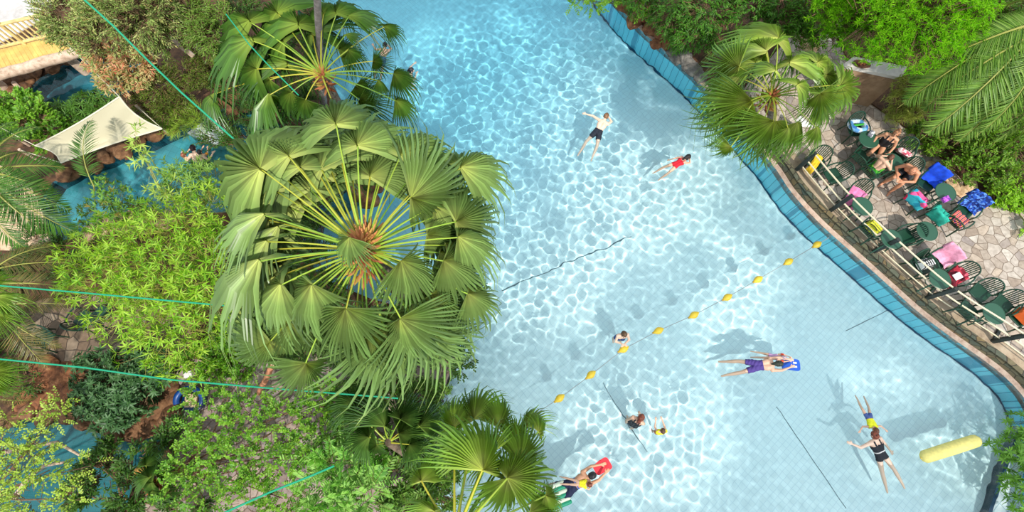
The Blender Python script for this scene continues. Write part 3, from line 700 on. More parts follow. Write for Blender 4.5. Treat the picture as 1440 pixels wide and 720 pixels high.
frR = [(a + 30, b - 16, c, d, e, f) for a, b, c, d, e, f in [(1440,40,4.5,1294,196,2.2),(1440,40,4.6,1262,152,2.4),(1445,35,4.7,1372,192,2.4),(1450,40,4.7,1436,208,2.4),(1430,60,4.5,1322,128,3.2),(1445,20,4.9,1388,-20,4.3),(1440,60,4.5,1404,170,2.8),(1450,50,4.7,1470,150,3.2),
       (1440,45,4.6,1306,92,3.4),(1455,30,4.8,1500,80,3.8),(1440,50,4.3,1340,205,1.9),(1440,50,4.5,1270,118,2.6),(1442,46,4.4,1316,170,2.2),(1442,46,4.4,1352,200,2.0),(1442,46,4.4,1290,160,2.0),(1446,48,4.4,1392,206,2.0),(1450,50,4.4,1410,210,1.9),(1440,40,4.4,1288,136,2.6),(1440,40,4.5,1332,105,3.3),(1445,44,4.5,1372,140,3.0),(1450,50,4.4,1432,170,2.6),(1440,44,4.2,1325,190,1.7),(1440,30,4.4,1380,60,3.3),(1440,40,4.3,1400,100,2.8),(1440,60,4.3,1420,140,2.4),(1440,20,4.6,1395,20,3.6)]]
feather_palm('date_palm', 'large feather palm arching over the terrace corner at the right', frR, 'date', M_fea, M_rach, (1455, 70, .4), (1475, 26, 4.5), seed=2, pet=.03, trunk=.2, n=84, ll=.22, lw=.0105)
frL = [(-20,235,3.2,60,178,2.8),(-25,240,3.2,40,300,2.4),(-20,240,3.2,96,236,2.3),(-20,245,3.2,104,300,1.9),(-25,250,3.3,70,330,2.0),(-20,235,3.3,25,170,2.9),(-30,260,3.2,40,352,2.2),(-20,240,3.3,80,270,2.3),(-25,240,3.3,115,330,1.6),(-20,240,3.4,50,215,2.8)]
feather_palm('date_palm', 'feather palm at the left frame edge drooping over the river pool', frL, 'date2', M_fea2, M_rach, (-10, 290, .1), (-25, 240, 3.2), seed=4, pet=.025, trunk=.16, n=50, ll=.26, lw=.014)
frM = [(132,262,2.6,131,166,3.0),(135,300,2.0,150,240,2.4)]
feather_palm('date_palm', 'single young feather frond standing upright before the cream shade sail', frM[:1], 'date2', M_fea2, M_rach, (140, 300, .1), (133, 268, 2.2), seed=5, pet=.014)
frD = [(-10,380,2.4,90,345,1.8),(-10,380,2.4,110,372,1.6),(-10,400,2.4,130,410,1.5),(0,430,2.2,110,430,1.3),(0,440,2.2,90,490,1.2),(-10,420,2.2,70,520,1.2),(-20,400,2.2,60,440,1.6),(-10,560,2.2,52,560,1.4),(-10,570,2.2,40,600,1.4)]
M_fea3 = leafmat('feather brown', [(70, 80, 40), (120, 110, 60), (90, 90, 46), (140, 120, 70)], .15)
feather_palm('date_palm', 'shaded feather palm with browning fronds beside the dark path', frD, 'date3', M_fea3, M_rach, (0, 420, .1), (-12, 400, 2.4), seed=6, pet=.018, n=46, ll=.22, lw=.012)

# --- shrubs and trees ---------------------------------------------------
M_bark = noisemat('bark', [(70, 50, 34), (120, 92, 64), (150, 124, 92)], 8)
M_twig = plain('green twig', (120, 120, 60), .6)
M_cane = plain('bamboo cane', (178, 170, 84), .45)
G = lambda n, *c, **k: leafmat(n, list(c), **k)
bamboo = G('bamboo leaf', (80, 138, 24), (130, 182, 40), (176, 208, 70), (64, 112, 24), trans=.35)
foliage('bamboo', 'dense bright bamboo thicket between the river pool and the brown path', 'bamboo', [(150,400,2.3,.9),(200,360,2.6,1.0),(250,330,2.8,.9),(240,400,2.8,1.0),(290,380,3.0,.8),(180,440,2.2,.7),(240,460,2.4,.9),(300,300,2.6,.7),(290,440,2.6,.7),(210,490,1.9,.5),(262,500,1.9,.5),(120,370,2.0,.6),(160,345,2.0,.6)],
        1250, .30, 6, 52, .21, .032, bamboo, M_cane, ring=True, up=-.1, droop=.25, seed=1, rad=.006, base=at(225, 420, .1), stem_r=.022, flatz=.8)
foliage('bamboo', 'leaning bamboo stem with pale leaves reaching up over the river pool', 'bamboo', [(190,190,3.6,.18),(204,222,3.2,.2),(212,245,2.9,.12),(232,262,2.6,.22),(200,212,3.3,.15),(250,282,2.3,.3)], 46, .2, 6, 50, .21, .034, G('pale bamboo leaf', (150, 186, 70), (186, 206, 100), (120, 160, 60)), M_cane, ring=True, seed=2, rad=.006, base=at(268, 330, .1), stem_r=.02)
foliage('waterside_shrub', 'leafy young shrub growing over the lower edge of the river pool', 'shrub', [(140,300,1.2,.35),(165,285,1.3,.4),(185,300,1.1,.35),(150,270,1.5,.3),(210,300,1.1,.3),(130,320,1.0,.3)], 230, .22, 6, 48, .15, .036, G('shrub leaf', (96, 146, 50), (130, 176, 70), (80, 124, 50), (160, 140, 70)), M_twig, ring=True, seed=3, base=at(170, 318, .1), rad=.006)
foliage('oleander', 'pale narrow leaved oleander between river pool and the great palm', 'shrub', [(268,262,2.0,.5),(250,240,2.2,.25),(290,285,1.9,.5),(240,275,1.8,.3),(300,255,1.9,.4),(268,235,2.0,.25)], 300, .26, 7, 45, .18, .028, G('oleander leaf', (110, 156, 60), (150, 184, 84), (90, 136, 50)), M_twig, ring=True, seed=4, base=at(280, 300, .1), rad=.006)
olive = G('olive leaf', (120, 146, 66), (164, 182, 100), (92, 122, 50), (206, 212, 136), (176, 150, 90), trans=.2)
foliage('olive_tree', 'grey green olive-like tree covering the end of the wooden bridge', 'tree', [(100,22,4.2,.8),(150,50,4.2,.9),(200,18,4.5,.9),(190,32,3.8,.6),(92,48,3.7,.5),(125,60,3.4,.4),(160,5,4.5,.9),(222,34,4.0,.6)],
        1900, .26, 8, 45, .11, .026, olive, M_bark, seed=5, clump=14, base=at(215, 130, .1), stem_r=.06, simple=True)
foliage('olive_tree', 'darker olive-like tree behind the bare branch at top left', 'tree', [(262,10,3.9,.9),(300,35,3.7,.7),(246,50,3.5,.6),(225,18,3.8,.6),(285,60,3.2,.5),(320,70,3.0,.4)],
        1200, .26, 8, 45, .11, .026, G('dark olive leaf', (76, 112, 38), (110, 146, 54), (146, 176, 84), (76, 100, 36)), M_bark, seed=6, clump=12, base=at(290, 110, .1), stem_r=.06, simple=True)
foliage('croton_bush', 'pink and green variegated bush overhanging the upper left pond', 'shrub', [(150,88,2.6,.42),(190,92,2.6,.45),(165,116,2.4,.40),(138,72,2.6,.32),(205,74,2.6,.3),(196,112,2.3,.3),(175,72,2.7,.35)],
        560, .2, 7, 45, .15, .042, G('croton leaf', (160, 160, 96), (236, 150, 120), (206, 196, 136), (120, 150, 70), (240, 190, 150)), M_bark, seed=7, base=at(200, 148, .1), rad=.007)
foliage('broadleaf_bush', 'glossy bright broadleaf bush left of the cream shade sail', 'shrub', [(12,158,1.5,.65),(45,168,1.5,.6),(8,190,1.3,.5),(76,182,1.2,.4),(58,195,1.1,.4),(30,145,1.5,.4),(92,186,1.0,.25)],
        900, .18, 7, 55, .105, .07, G('broad leaf', (56, 104, 24), (104, 156, 40), (140, 186, 60), (44, 84, 22)), M_bark, seed=8, base=at(40, 190, .1), clump=14)
foliage('umbrella_bush', 'dark spiky leaf bush between the pond and the shade sail', 'shrub', [(122,150,1.0,.38),(150,140,1.0,.32),(100,160,.9,.35),(78,160,.9,.28),(135,156,.8,.3)],
        210, .15, 9, 70, .22, .03, G('spiky leaf', (60, 104, 36), (96, 140, 50), (44, 84, 30)), M_bark, seed=9, ring=True, base=at(115, 150, .1))
foliage('hanging_shrub', 'brownish green shrub right of the shade sail corner', 'shrub', [(228,118,1.9,.5),(262,100,1.8,.6),(214,142,1.4,.45),(238,150,1.3,.5),(300,110,1.5,.5),(270,130,1.4,.5)],
        950, .25, 8, 40, .10, .024, G('moss leaf', (90, 126, 40), (130, 164, 60), (116, 120, 60), (80, 118, 36), (170, 160, 90)), M_bark, seed=10, clump=10, simple=True, base=at(255, 150, .1))
foliage('grass_tuft', 'bright yellow green grassy clump at the top corner of the river pool', 'grass', [(242,170,.7,.35),(262,172,.7,.35),(228,165,.7,.3),(282,166,.7,.3),(250,158,.7,.3)],
        420, .2, 5, 25, .24, .014, G('grass leaf', (130, 170, 50), (170, 196, 80), (110, 150, 40)), M_twig, seed=11, ring=True, base=at(255, 172, .1), up=.5, rad=.004, maint=False)
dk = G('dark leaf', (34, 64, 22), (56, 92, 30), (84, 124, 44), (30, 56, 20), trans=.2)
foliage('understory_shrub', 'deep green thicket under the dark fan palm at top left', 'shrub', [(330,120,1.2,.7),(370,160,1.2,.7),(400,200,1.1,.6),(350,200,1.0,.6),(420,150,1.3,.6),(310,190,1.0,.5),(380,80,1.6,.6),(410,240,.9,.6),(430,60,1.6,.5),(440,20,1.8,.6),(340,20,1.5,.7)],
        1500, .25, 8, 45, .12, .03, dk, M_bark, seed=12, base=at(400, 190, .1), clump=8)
foliage('rhododendron_bush', 'dark broad leaved bush above the lagoon pool at the left', 'shrub', [(170,540,1.1,.65),(140,525,1.0,.55),(205,545,1.0,.6),(160,580,.9,.5),(130,560,.8,.45),(215,520,1.0,.5),(185,505,1.0,.5),(190,572,.7,.35)],
        1100, .18, 7, 60, .16, .05, G('rhodo leaf', (34, 66, 34), (56, 92, 48), (84, 120, 70), (30, 54, 28), trans=.15), M_bark, seed=13, ring=True, base=at(175, 560, .1), clump=12)
fig = G('fig leaf', (54, 106, 20), (92, 148, 34), (136, 182, 52), (46, 88, 20), trans=.3)
foliage('climbing_fig', 'small leaved shrub whose sprays spread over the purple grey terrace', 'shrub', [(300,600,1.8,.7),(350,580,1.9,.6),(400,600,1.9,.65),(330,650,1.8,.6),(440,580,1.8,.5),(380,650,1.7,.6),(270,650,1.7,.6),(290,700,1.7,.6),(430,640,1.8,.5),(460,560,1.7,.5),(280,560,1.6,.4),(250,690,1.6,.5),(480,600,1.6,.4),(350,700,1.6,.6),(400,700,1.5,.5),(330,545,1.6,.35)],
        800, .30, 10, 55, .068, .048, fig, M_bark, seed=14, rad=.006, base=at(255, 660, .1), stem_r=.03, flatz=.35, outw=.5)
foliage('climbing_fig', 'yellow green sprays hanging over the lagoon pool at lower left', 'shrub', [(75,590,2.0,.35),(60,620,2.0,.4),(30,650,2.1,.5),(85,570,1.9,.2),(10,620,2.1,.4),(75,660,1.9,.35),(40,700,2.1,.5),(10,590,2.1,.3),(100,700,1.8,.3),(130,655,1.6,.25),(-5,690,2,.5)],
        330, .32, 10, 55, .065, .04, G('light fig leaf', (120, 160, 40), (160, 190, 60), (184, 206, 90), (96, 140, 34)), M_bark, seed=15, rad=.007, base=at(-20, 700, .1), stem_r=.03, flatz=.4, outw=.5)
foliage('understory_shrub', 'bright small leaf shrub below the lowest left frond of the great palm', 'shrub', [(315,500,1.0,.45),(300,520,.9,.35),(340,515,.9,.3),(325,480,1.1,.35),(278,505,.9,.3)], 420, .2, 8, 50, .09, .045, fig, M_bark, seed=16, base=at(310, 515, .1))
foliage('zamia_plant', 'lush compound leaf shrub with ladder like pale green leaves at the bottom', 'shrub', [(480,650,1.8,.55),(450,690,1.7,.5),(520,690,1.7,.5),(490,710,1.7,.5),(440,650,1.6,.35),(530,650,1.5,.35),(500,620,1.6,.3)],
        190, .5, 18, 62, .15, .040, G('zamia leaf', (62, 124, 28), (104, 164, 46), (156, 200, 96), (50, 100, 24)), M_twig, seed=17, base=at(490, 690, .1), jit=.12, rad=.009, outw=.7)
foliage('understory_shrub', 'mixed dark green thicket at the bottom between terrace and pool', 'shrub', [(560,670,1.0,.6),(600,640,.9,.6),(610,690,.9,.6),(570,710,1.0,.6),(620,600,.7,.5),(590,560,.7,.5),(630,560,.6,.4),(550,550,.7,.4),(640,650,.6,.3),(480,560,.7,.4),(520,530,.7,.5)],
        1300, .22, 8, 48, .13, .04, G('mid leaf', (50, 88, 30), (84, 124, 44), (120, 156, 66), (40, 72, 26)), M_bark, seed=18, base=at(585, 650, .1), clump=9)
foliage('waterside_shrub', 'little round leaved twigs poking out over the pool below the great palm', 'shrub', [(640,495,.6,.25),(655,505,.5,.2),(648,520,.5,.18),(630,480,.6,.2)], 90, .24, 8, 55, .07, .05, dk, M_bark, seed=19, base=at(622, 500, .1), rad=.005)
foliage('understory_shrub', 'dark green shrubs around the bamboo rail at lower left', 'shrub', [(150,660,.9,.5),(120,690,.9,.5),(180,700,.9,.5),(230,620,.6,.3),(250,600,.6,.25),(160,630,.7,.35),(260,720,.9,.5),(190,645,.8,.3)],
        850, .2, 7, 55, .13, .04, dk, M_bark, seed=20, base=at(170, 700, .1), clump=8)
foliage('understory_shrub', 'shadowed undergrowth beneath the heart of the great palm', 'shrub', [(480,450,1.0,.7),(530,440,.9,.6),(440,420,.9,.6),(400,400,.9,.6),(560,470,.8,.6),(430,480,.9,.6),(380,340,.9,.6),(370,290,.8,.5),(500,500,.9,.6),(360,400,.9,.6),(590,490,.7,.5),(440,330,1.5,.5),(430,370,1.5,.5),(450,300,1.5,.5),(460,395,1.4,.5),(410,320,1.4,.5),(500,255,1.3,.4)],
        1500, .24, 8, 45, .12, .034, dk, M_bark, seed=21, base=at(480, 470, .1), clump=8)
foliage('understory_shrub', 'dim undergrowth by the left frame edge above the lagoon', 'shrub', [(20,380,.8,.6),(60,370,.8,.5),(90,350,.8,.5),(40,340,.7,.4),(10,470,.7,.5),(30,540,.6,.4),(-10,520,.7,.5),(100,385,.8,.4)],
        700, .22, 7, 50, .12, .03, dk, M_bark, seed=22, base=at(30, 400, .1), clump=8)
# right bank
foliage('hedge', 'dark green hedge spilling over the brown rocks at the top', 'hedge', [(900,-10,1.4,.8),(950,10,1.6,.9),(1000,10,1.9,1.0),(1050,0,2.0,1.0),(980,45,1.4,.7),(1020,50,1.4,.6),(1100,-10,2.1,1.0),(950,48,1.0,.45),(1110,30,1.6,.6),(900,-30,1.5,.8)],
        2600, .26, 8, 45, .11, .032, G('hedge leaf', (40, 84, 20), (66, 120, 30), (96, 150, 44), (34, 70, 18)), M_bark, seed=23, clump=14, base=at(1010, 30, .1), up=-.1, droop=.3)
foliage('hedge', 'light green trailing sprigs hanging over the far pool edge at the top', 'shrub', [(812,2,1.2,.28),(835,8,1.1,.25),(862,-5,1.2,.3),(905,12,1.1,.3),(880,4,1.0,.2),(920,25,.8,.2)], 180, .26, 8, 50, .09, .05, G('sprig leaf', (120, 170, 40), (150, 196, 60), (90, 140, 30)), M_twig, seed=24, base=at(905, -10, .1), rad=.006)
foliage('conifer', 'bright lime green conifer crown at the top right', 'tree', [(1180,10,3.6,.9),(1230,25,4.2,1.1),(1290,10,4.6,1.2),(1290,50,4.2,.9),(1340,20,4.4,.9),(1240,52,3.7,.65),(1320,60,3.9,.6),(1200,-10,3.9,1.0),(1170,40,3.2,.5),(1292,76,3.6,.45),(1176,60,3.1,.3),(1355,45,4.1,.5)],
        3600, .20, 9, 55, .14, .017, G('conifer leaf', (66, 136, 10), (110, 180, 20), (156, 212, 44), (50, 110, 10), trans=.35), M_bark, seed=25, ring=True, clump=22, base=at(1270, 30, .4), stem_r=.07, simple=True)
foliage('understory_tree', 'mid green tree filling the gap between hedge and conifer', 'tree', [(1140,20,2.2,.7),(1150,45,1.9,.5),(1120,50,1.7,.5),(1100,20,2.0,.6)], 650, .24, 8, 40, .12, .03, G('mid2 leaf', (70, 120, 30), (96, 150, 40), (56, 100, 24)), M_bark, seed=26, clump=10, base=at(1130, 40, .1))
foliage('ground_cover_shrub', 'wide leafy bed of shrubs behind the sunbathers at the right', 'shrub', [(1340,205,.9,.7),(1380,230,.9,.8),(1350,240,.8,.5),(1420,200,1.1,.8),(1420,250,.9,.6),(1400,270,.7,.4),(1300,190,.9,.5),(1440,150,1.2,.7),(1450,230,.9,.6),(1310,205,.7,.4),(1390,190,1.1,.7),(1360,180,1.0,.6)],
        2300, .2, 8, 50, .085, .04, G('cover leaf', (66, 106, 26), (96, 140, 34), (130, 172, 50), (50, 84, 22)), M_bark, seed=27, clump=12, base=at(1395, 225, .45))
foliage('ground_cover_shrub', 'bright yellow green low shrub by the frame edge above the flagstones', 'shrub', [(1410,276,.75,.32),(1430,268,.8,.35),(1445,285,.7,.3),(1425,290,.6,.22),(1448,322,.6,.2)], 420, .16, 8, 50, .075, .036, G('lime leaf', (120, 176, 30), (156, 204, 50), (90, 150, 26)), M_twig, seed=28, base=at(1430, 285, .45))
foliage('spiky_shrub', 'pale feathery spiky shrub behind the tan kiosk wall', 'shrub', [(1278,126,1.9,.35),(1266,146,1.6,.3),(1286,148,1.6,.35),(1262,164,1.3,.25),(1272,160,1.4,.25)], 300, .18, 9, 65, .17, .014, G('spiky2 leaf', (140, 156, 64), (176, 184, 96), (104, 130, 48)), M_bark, seed=29, ring=True, base=at(1262, 150, .45), simple=True)
foliage('bay_shrub', 'whorled leafy shrub in the bottom right corner above the shallow shelf', 'shrub', [(1432,600,.3,.28),(1418,630,.3,.24),(1437,652,.3,.3),(1430,692,.3,.28),(1450,620,.35,.3),(1440,715,.3,.28),(1455,670,.35,.3)], 150, .18, 12, 68, .17, .034, G('bay leaf', (84, 136, 40), (120, 170, 60), (60, 106, 30)), M_twig, seed=30, ring=True, base=at(1470, 660, .12), rad=.006)

foliage('understory_tree', 'deep green leafy tree at the top right corner behind the feather palm', 'tree', [(1400,10,2.2,.9),(1435,30,2.0,.8),(1425,-10,2.4,.9),(1380,-15,2.6,.8),(1440,70,1.6,.7),(1395,50,1.4,.6)], 900, .24, 8, 45, .12, .034, G('cover2 leaf', (56, 92, 30), (84, 124, 44), (120, 150, 64)), M_bark, seed=33, clump=10, base=at(1430, 50, .45))

# ------------------------------------------------------------------ rocks
M_rock = noisemat('brown rock', [(52, 34, 22), (112, 76, 48), (150, 112, 78)], 5)
M_rocko = noisemat('orange rock', [(64, 38, 24), (130, 80, 48), (170, 122, 84)], 5)
M_rockg = noisemat('grey rock', [(70, 66, 62), (120, 116, 110), (150, 144, 136)], 5)
M_rockp = noisemat('pale rock', [(150, 116, 84), (204, 170, 132), (226, 198, 164)], 5)
def rock_mesh(seed, rx, ry, rz):
    g = random.Random(seed); mb = MB(); mb.ell((0, 0, 0), (1, 1, 1), n=18, m=12); off = Vector((g.uniform(0, 50), g.uniform(0, 50), 0))
    mb.v = [tuple((lambda v: Vector((v.x * rx, v.y * ry, v.z * rz)) * (1 + .35 * noise.noise(v * 1.3 + off) + .14 * noise.noise(v * 4 + off)))(Vector(v))) for v in mb.v]
    me = mb.mesh(); return me
def rocks(pts, m, label, group, z=.12, name='rock', sc=1.0):
    for i, (a, b, r_) in enumerate(pts):
        g = random.Random(i * 7 + int(a)); me = rock_mesh(i + int(a), r_ * g.uniform(.8, 1.25) * sc, r_ * g.uniform(.75, 1.1) * sc, r_ * g.uniform(.45, .65) * sc)
        o = link(name, me, m, None, Matrix.Translation(at(a, b, z + r_ * .18)) @ Matrix.Rotation(g.uniform(0, 6), 4, 'Z')); tag(o, label, 'rock', group)
rocks([(880, 12, .3), (893, 28, .32), (906, 20, .36), (915, 40, .3), (926, 30, .34), (930, 52, .3), (942, 60, .34), (922, 62, .2)], M_rocko, 'rusty orange boulder on the far pool bank below the hedge', 'orange boulders on the far bank')
rocks([(955, 66, .3), (962, 80, .28), (950, 84, .2), (968, 92, .26), (976, 98, .3), (985, 108, .26), (944, 74, .2), (900, 6, .25)], M_rockg, 'grey stone between the pool coping and the palm on the far bank', 'grey stones on the far bank')
rocks([(5, 116, .34), (28, 110, .3), (50, 101, .28), (72, 92, .28), (94, 82, .26), (14, 128, .26), (34, 122, .2), (113, 73, .22), (40, 112, .2)], M_rock, 'dark brown rock in the shade under the wooden bridge', 'rocks under the bridge')
rocks([(95, 246, .3), (122, 232, .3), (148, 222, .28), (172, 212, .3), (196, 200, .28), (218, 190, .26), (238, 181, .26), (180, 218, .18), (135, 236, .2), (160, 206, .26), (205, 186, .22)], M_rock, 'brown rock edging the river pool along the shade sail', 'rocks edging the river pool')
rocks([(150, 318, .28), (168, 310, .3), (190, 303, .3), (210, 308, .32), (232, 310, .3), (180, 322, .22), (205, 322, .22), (128, 326, .25)], M_rockp, 'pale tan rock on the lower lip of the river pool', 'pale rocks by the river pool')
rocks([(70, 583, .32), (95, 582, .32), (120, 588, .34), (142, 596, .3), (165, 604, .34), (190, 606, .34), (212, 600, .3), (238, 590, .4), (222, 575, .34), (248, 560, .34), (238, 548, .3), (40, 578, .3), (15, 588, .3), (205, 590, .3)], M_rock, 'brown boulder lining the upper rim of the lagoon pool', 'boulders lining the lagoon')
rocks([(52, 512, .3), (70, 520, .34), (90, 528, .34), (108, 540, .3), (60, 535, .3), (80, 545, .3), (36, 560, .34), (60, 562, .3), (95, 556, .3)], M_rocko, 'reddish rock heaped above the lagoon at the left', 'reddish rocks above the lagoon')
rocks([(335, 132, .34), (318, 140, .3), (346, 148, .3), (330, 156, .28), (352, 128, .24)], M_rock, 'brown rock beside the white slipway under palm fronds', 'rocks by the slipway')
rocks([(440, 250, .4), (505, 268, .4), (520, 282, .32), (480, 245, .4), (416, 300, .36), (404, 340, .36), (420, 372, .36), (450, 402, .4), (480, 428, .42), (460, 425, .34), (526, 262, .3), (432, 285, .34), (505, 240, .34)], M_rock, 'rounded red brown rock ringing the hidden cove under the great palm', 'rocks around the cove')
rocks([(1340, 258, .2), (1350, 268, .22), (1331, 250, .18), (1312, 234, .2), (1322, 242, .2), (1366, 262, .2), (1360, 252, .18), (1386, 283, .2)], M_rockp, 'tan stone edging the planting bed behind the towel chairs', 'stones edging the bed', z=DZ)
rocks([(1138, 62, .42)], M_rockp, 'pinkish smooth boulder between the fan palm and the bright conifer', None, z=.3)

# ------------------------------------------------------------------ bridge
M_wood = plain('yellow planks', (214, 174, 98), .65, var=.12, scale=3)
M_rail = plain('pale yellow rail', (214, 190, 128), .6, var=.12, scale=5)
M_log = noisemat('weathered log', [(140, 112, 92), (196, 170, 148), (220, 200, 180)], 6, bump=.3)
BZ = 1.3
br = thing('footbridge', 'yellow plank footbridge with slatted railing crossing the corner pond', 'bridge', at(20, 80, .1))
a0, a1 = at(-60, 122, BZ), at(112, 72, BZ); b0, b1 = at(-75, 84, BZ), at(92, 46, BZ)
mb = MB(); nP = 26
for i in range(nP):
    t0, t1 = i / nP, (i + .93) / nP; p, q = a0.lerp(a1, (t0 + t1) / 2), b0.lerp(b1, (t0 + t1) / 2)
    mb.beam(p, q, (a1 - a0).length / nP * .93, .05, .008)
link('deck_planks', mb.mesh(smooth=False), M_wood, br)
for (p, q, w, nm) in ((a0, a1, .17, 'edge_log'), (b0, b1, .10, 'edge_log')):
    mb = MB(); d = (q - p); mb.tube([p + d * t + Vector((0, 0, -.02 + .02 * math.sin(t * 20))) for t in np.linspace(0, 1, 12)], w, 12); link(nm, mb.mesh(), M_log, br)
for t in (.18, .85):
    mb = MB(); p = a0.lerp(b0, .5).lerp(a1.lerp(b1, .5), t); mb.tube([(p.x, p.y, .0), (p.x, p.y, BZ - .02)], .14, 10); link('pier', mb.mesh(), M_log, br)
mb = MB(); c0, c1 = a0.lerp(b0, .86) + Vector((0, 0, .15)), a1.lerp(b1, .86) + Vector((0, 0, .15)); h1 = Vector((0, 0, .75))
mb.beam(c0, c1, .07, .07); link('lower_rail', mb.mesh(smooth=False), M_rail, br)
mb = MB(); mb.beam(c0 + h1, c1 + h1, .11, .06); link('hand_rail', mb.mesh(smooth=False), M_rail, br)
for i in range(24):
    p = c0.lerp(c1, (i + .5) / 24); mb = MB(); mb.beam(p, p + h1, .035, .05, .005, up=(c1 - c0).normalized()); link('baluster', mb.mesh(smooth=False), M_rail, br)
for t in (0.25, .65, .99):
    p = c0.lerp(c1, t); mb = MB(); mb.beam(p - Vector((0, 0, .25)), p + h1 + Vector((0, 0, .08)), .09, .09, .01, up=(c1 - c0).normalized()); link('post', mb.mesh(smooth=False), M_rail, br)
def lone_tube(name, label, cat, pts, rad, m, n=10, group=None):
    mb = MB(); mb.tube(pts, rad, n); o = link(name, mb.mesh(), m); return tag(o, label, cat, group)
def log_thing(label, p, q, r_, m, cut=(214, 190, 150)):
    t = thing('log', label, 'log', p); mb = MB(); d = q - p
    mb.tube([p + d * s + Vector((0, 0, .015 * math.sin(s * 9))) for s in np.linspace(0, 1, 7)], [r_ * (1 + .08 * math.sin(s * 13)) for s in range(7)], 12, cap=True); link('stem', mb.mesh(), m, t)
    for e, sg in ((p, -1), (q, 1)):
        mb = MB(); mb.tube([e + d.normalized() * sg * .001, e + d.normalized() * sg * .012], [r_ * .93, r_ * .9], 12); link('cut_end', mb.mesh(), plain('cut wood', cut, .7, var=.1), t)
log_thing('short pale driftwood log standing by the rocks under the bridge', at(19, 116, .35), at(31, 128, .2), .07, M_log)
log_thing('dark red brown log lying on the pale rocks by the river pool', at(184, 291, .35), at(228, 305, .45), .09, plain('red log', (104, 60, 46), .7, var=.25))
log_thing('bamboo coloured rail with a pale round end at lower left', at(192, 662, .9), at(262, 663, .9), .085, plain('ochre pole', (176, 130, 60), .5, var=.2))
log_thing('bare branch sticking out of the darker olive-like tree', at(238, 52, 2.6), at(272, 79, 2.2), .07, M_log)
log_thing('tilted cut branch in the shrub bed at the right', at(1402, 210, 1.2), at(1422, 186, 1.3), .05, M_log)
log_thing('reddish curved branch stub beside the terrace below the great palm', at(364, 553, .6), at(384, 512, 1.5), .07, plain('red branch', (176, 120, 90), .7, var=.2))
# bare trunk rising out of frame
lone_tube('bare_trunk', 'slender grey bare trunk rising past the dark fan palm out of frame', 'tree trunk', [at(455, 150, .1), at(452, 110, 2.5), at(450, 70, 3.6), at(447, 20, 5.0), at(445, -40, 6.6)], [.13, .10, .09, .085, .08], plain('grey trunk', (142, 128, 124), .8, var=.2, scale=9), 12)
# branches over the lagoon
for i, (pts, lab) in enumerate([([(-10, 640), (40, 628), (80, 622), (112, 640)], 'bare curved branch arching over the middle of the lagoon pool'), ([(20, 700), (40, 672), (62, 655), (90, 650)], 'bare forked branch rising from the corner of the lagoon pool')]):
    lone_tube('branch', lab, 'branch', [at(a, b, .9 + .25 * math.sin(k)) for k, (a, b) in enumerate(pts)], [.06, .055, .045, .03], M_log)

# ------------------------------------------------------------------ shade sail
sail = thing('shade_sail', 'cream canvas shade sail stretched over the river pool bank', 'shade sail', at(140, 200, .1))
cs = [at(50, 205, 1.6), at(168, 136, 2.6), at(228, 181, 1.6), at(86, 229, 1.3)]
n = 22; V = []; Q = []
for i in range(n + 1):
    for j in range(n + 1):
        u, v = i / n, j / n; p = cs[0].lerp(cs[1], u).lerp(cs[3].lerp(cs[2], u), v)
        ctr = (cs[0] + cs[1] + cs[2] + cs[3]) / 4; pull = .10 * (4 * u * (1 - u) * abs(2 * v - 1) ** 2 + 4 * v * (1 - v) * abs(2 * u - 1) ** 2)
        p = p.lerp(ctr, pull); p.z -= .30 * math.sin(u * PI) * math.sin(v * PI) - .035 * math.sin(u * 5 + v * 16) * math.sin(v * PI); V.append(tuple(p))
for i in range(n):
    for j in range(n): a = i * (n + 1) + j; Q.append((a, a + n + 1, a + n + 2, a + 1))
V2 = [(x, y, z - .012) for x, y, z in V]; k = len(V); Q2 = [tuple(q + k for q in f[::-1]) for f in Q]
me = fast_mesh('canvas', V + V2, None, Q + Q2); me.materials.append(plain('cream canvas', (196, 188, 160), .85)); link('canvas', me, None, sail)
for a, b in ((0, 1), (1, 2), (2, 3), (3, 0)):
    idx = {0: [i * (n + 1) for i in range(n + 1)], 1: [n * (n + 1) + j for j in range(n + 1)], 2: [i * (n + 1) + n for i in range(n, -1, -1)], 3: [j for j in range(n, -1, -1)]}[a]
    mb = MB(); mb.tube([V[q] for q in idx], .022, 6); link('edge_hem', mb.mesh(), plain('hem', (222, 214, 190), .8), sail)
for c_, g_ in ((cs[1], at(172, 128, .1)), (cs[2], at(240, 190, .1)), (cs[0], at(42, 205, .1)), (cs[3], at(80, 240, .1))):
    mb = MB(); mb.tube([c_, (g_.x, g_.y, c_.z + .1)], .012, 6); link('guy_rope', mb.mesh(), plain('rope', (214, 206, 180), .8), sail)
    mb = MB(); mb.tube([(g_.x, g_.y, 0.05), (g_.x, g_.y, c_.z + .15)], .045, 8); link('post', mb.mesh(), M_log, sail)

# ------------------------------------------------------------------ white slipway and rail
sw = thing('slipway', 'white sloping slipway with a rail at the head of the river pool', 'slipway', at(290, 170, .1))
me = poly_slab([px([(262, 186), (299, 160), (330, 190), (300, 200)], .2)], -.5, .16); link('ramp', me, plain('white paint', (214, 222, 224), .5), sw)
mb = MB(); mb.beam(at(298, 158, .5), at(322, 186, .5), .16, .12, .02); link('side_wall', mb.mesh(smooth=False), plain('white paint', (214, 222, 224), .5), sw)
mb = MB(); mb.tube([at(302, 166, .2), at(302, 166, .8), at(318, 182, .8), at(318, 182, .2)], .02, 8); link('hand_rail', mb.mesh(), plain('steel', (190, 196, 200), .25, 1), sw)

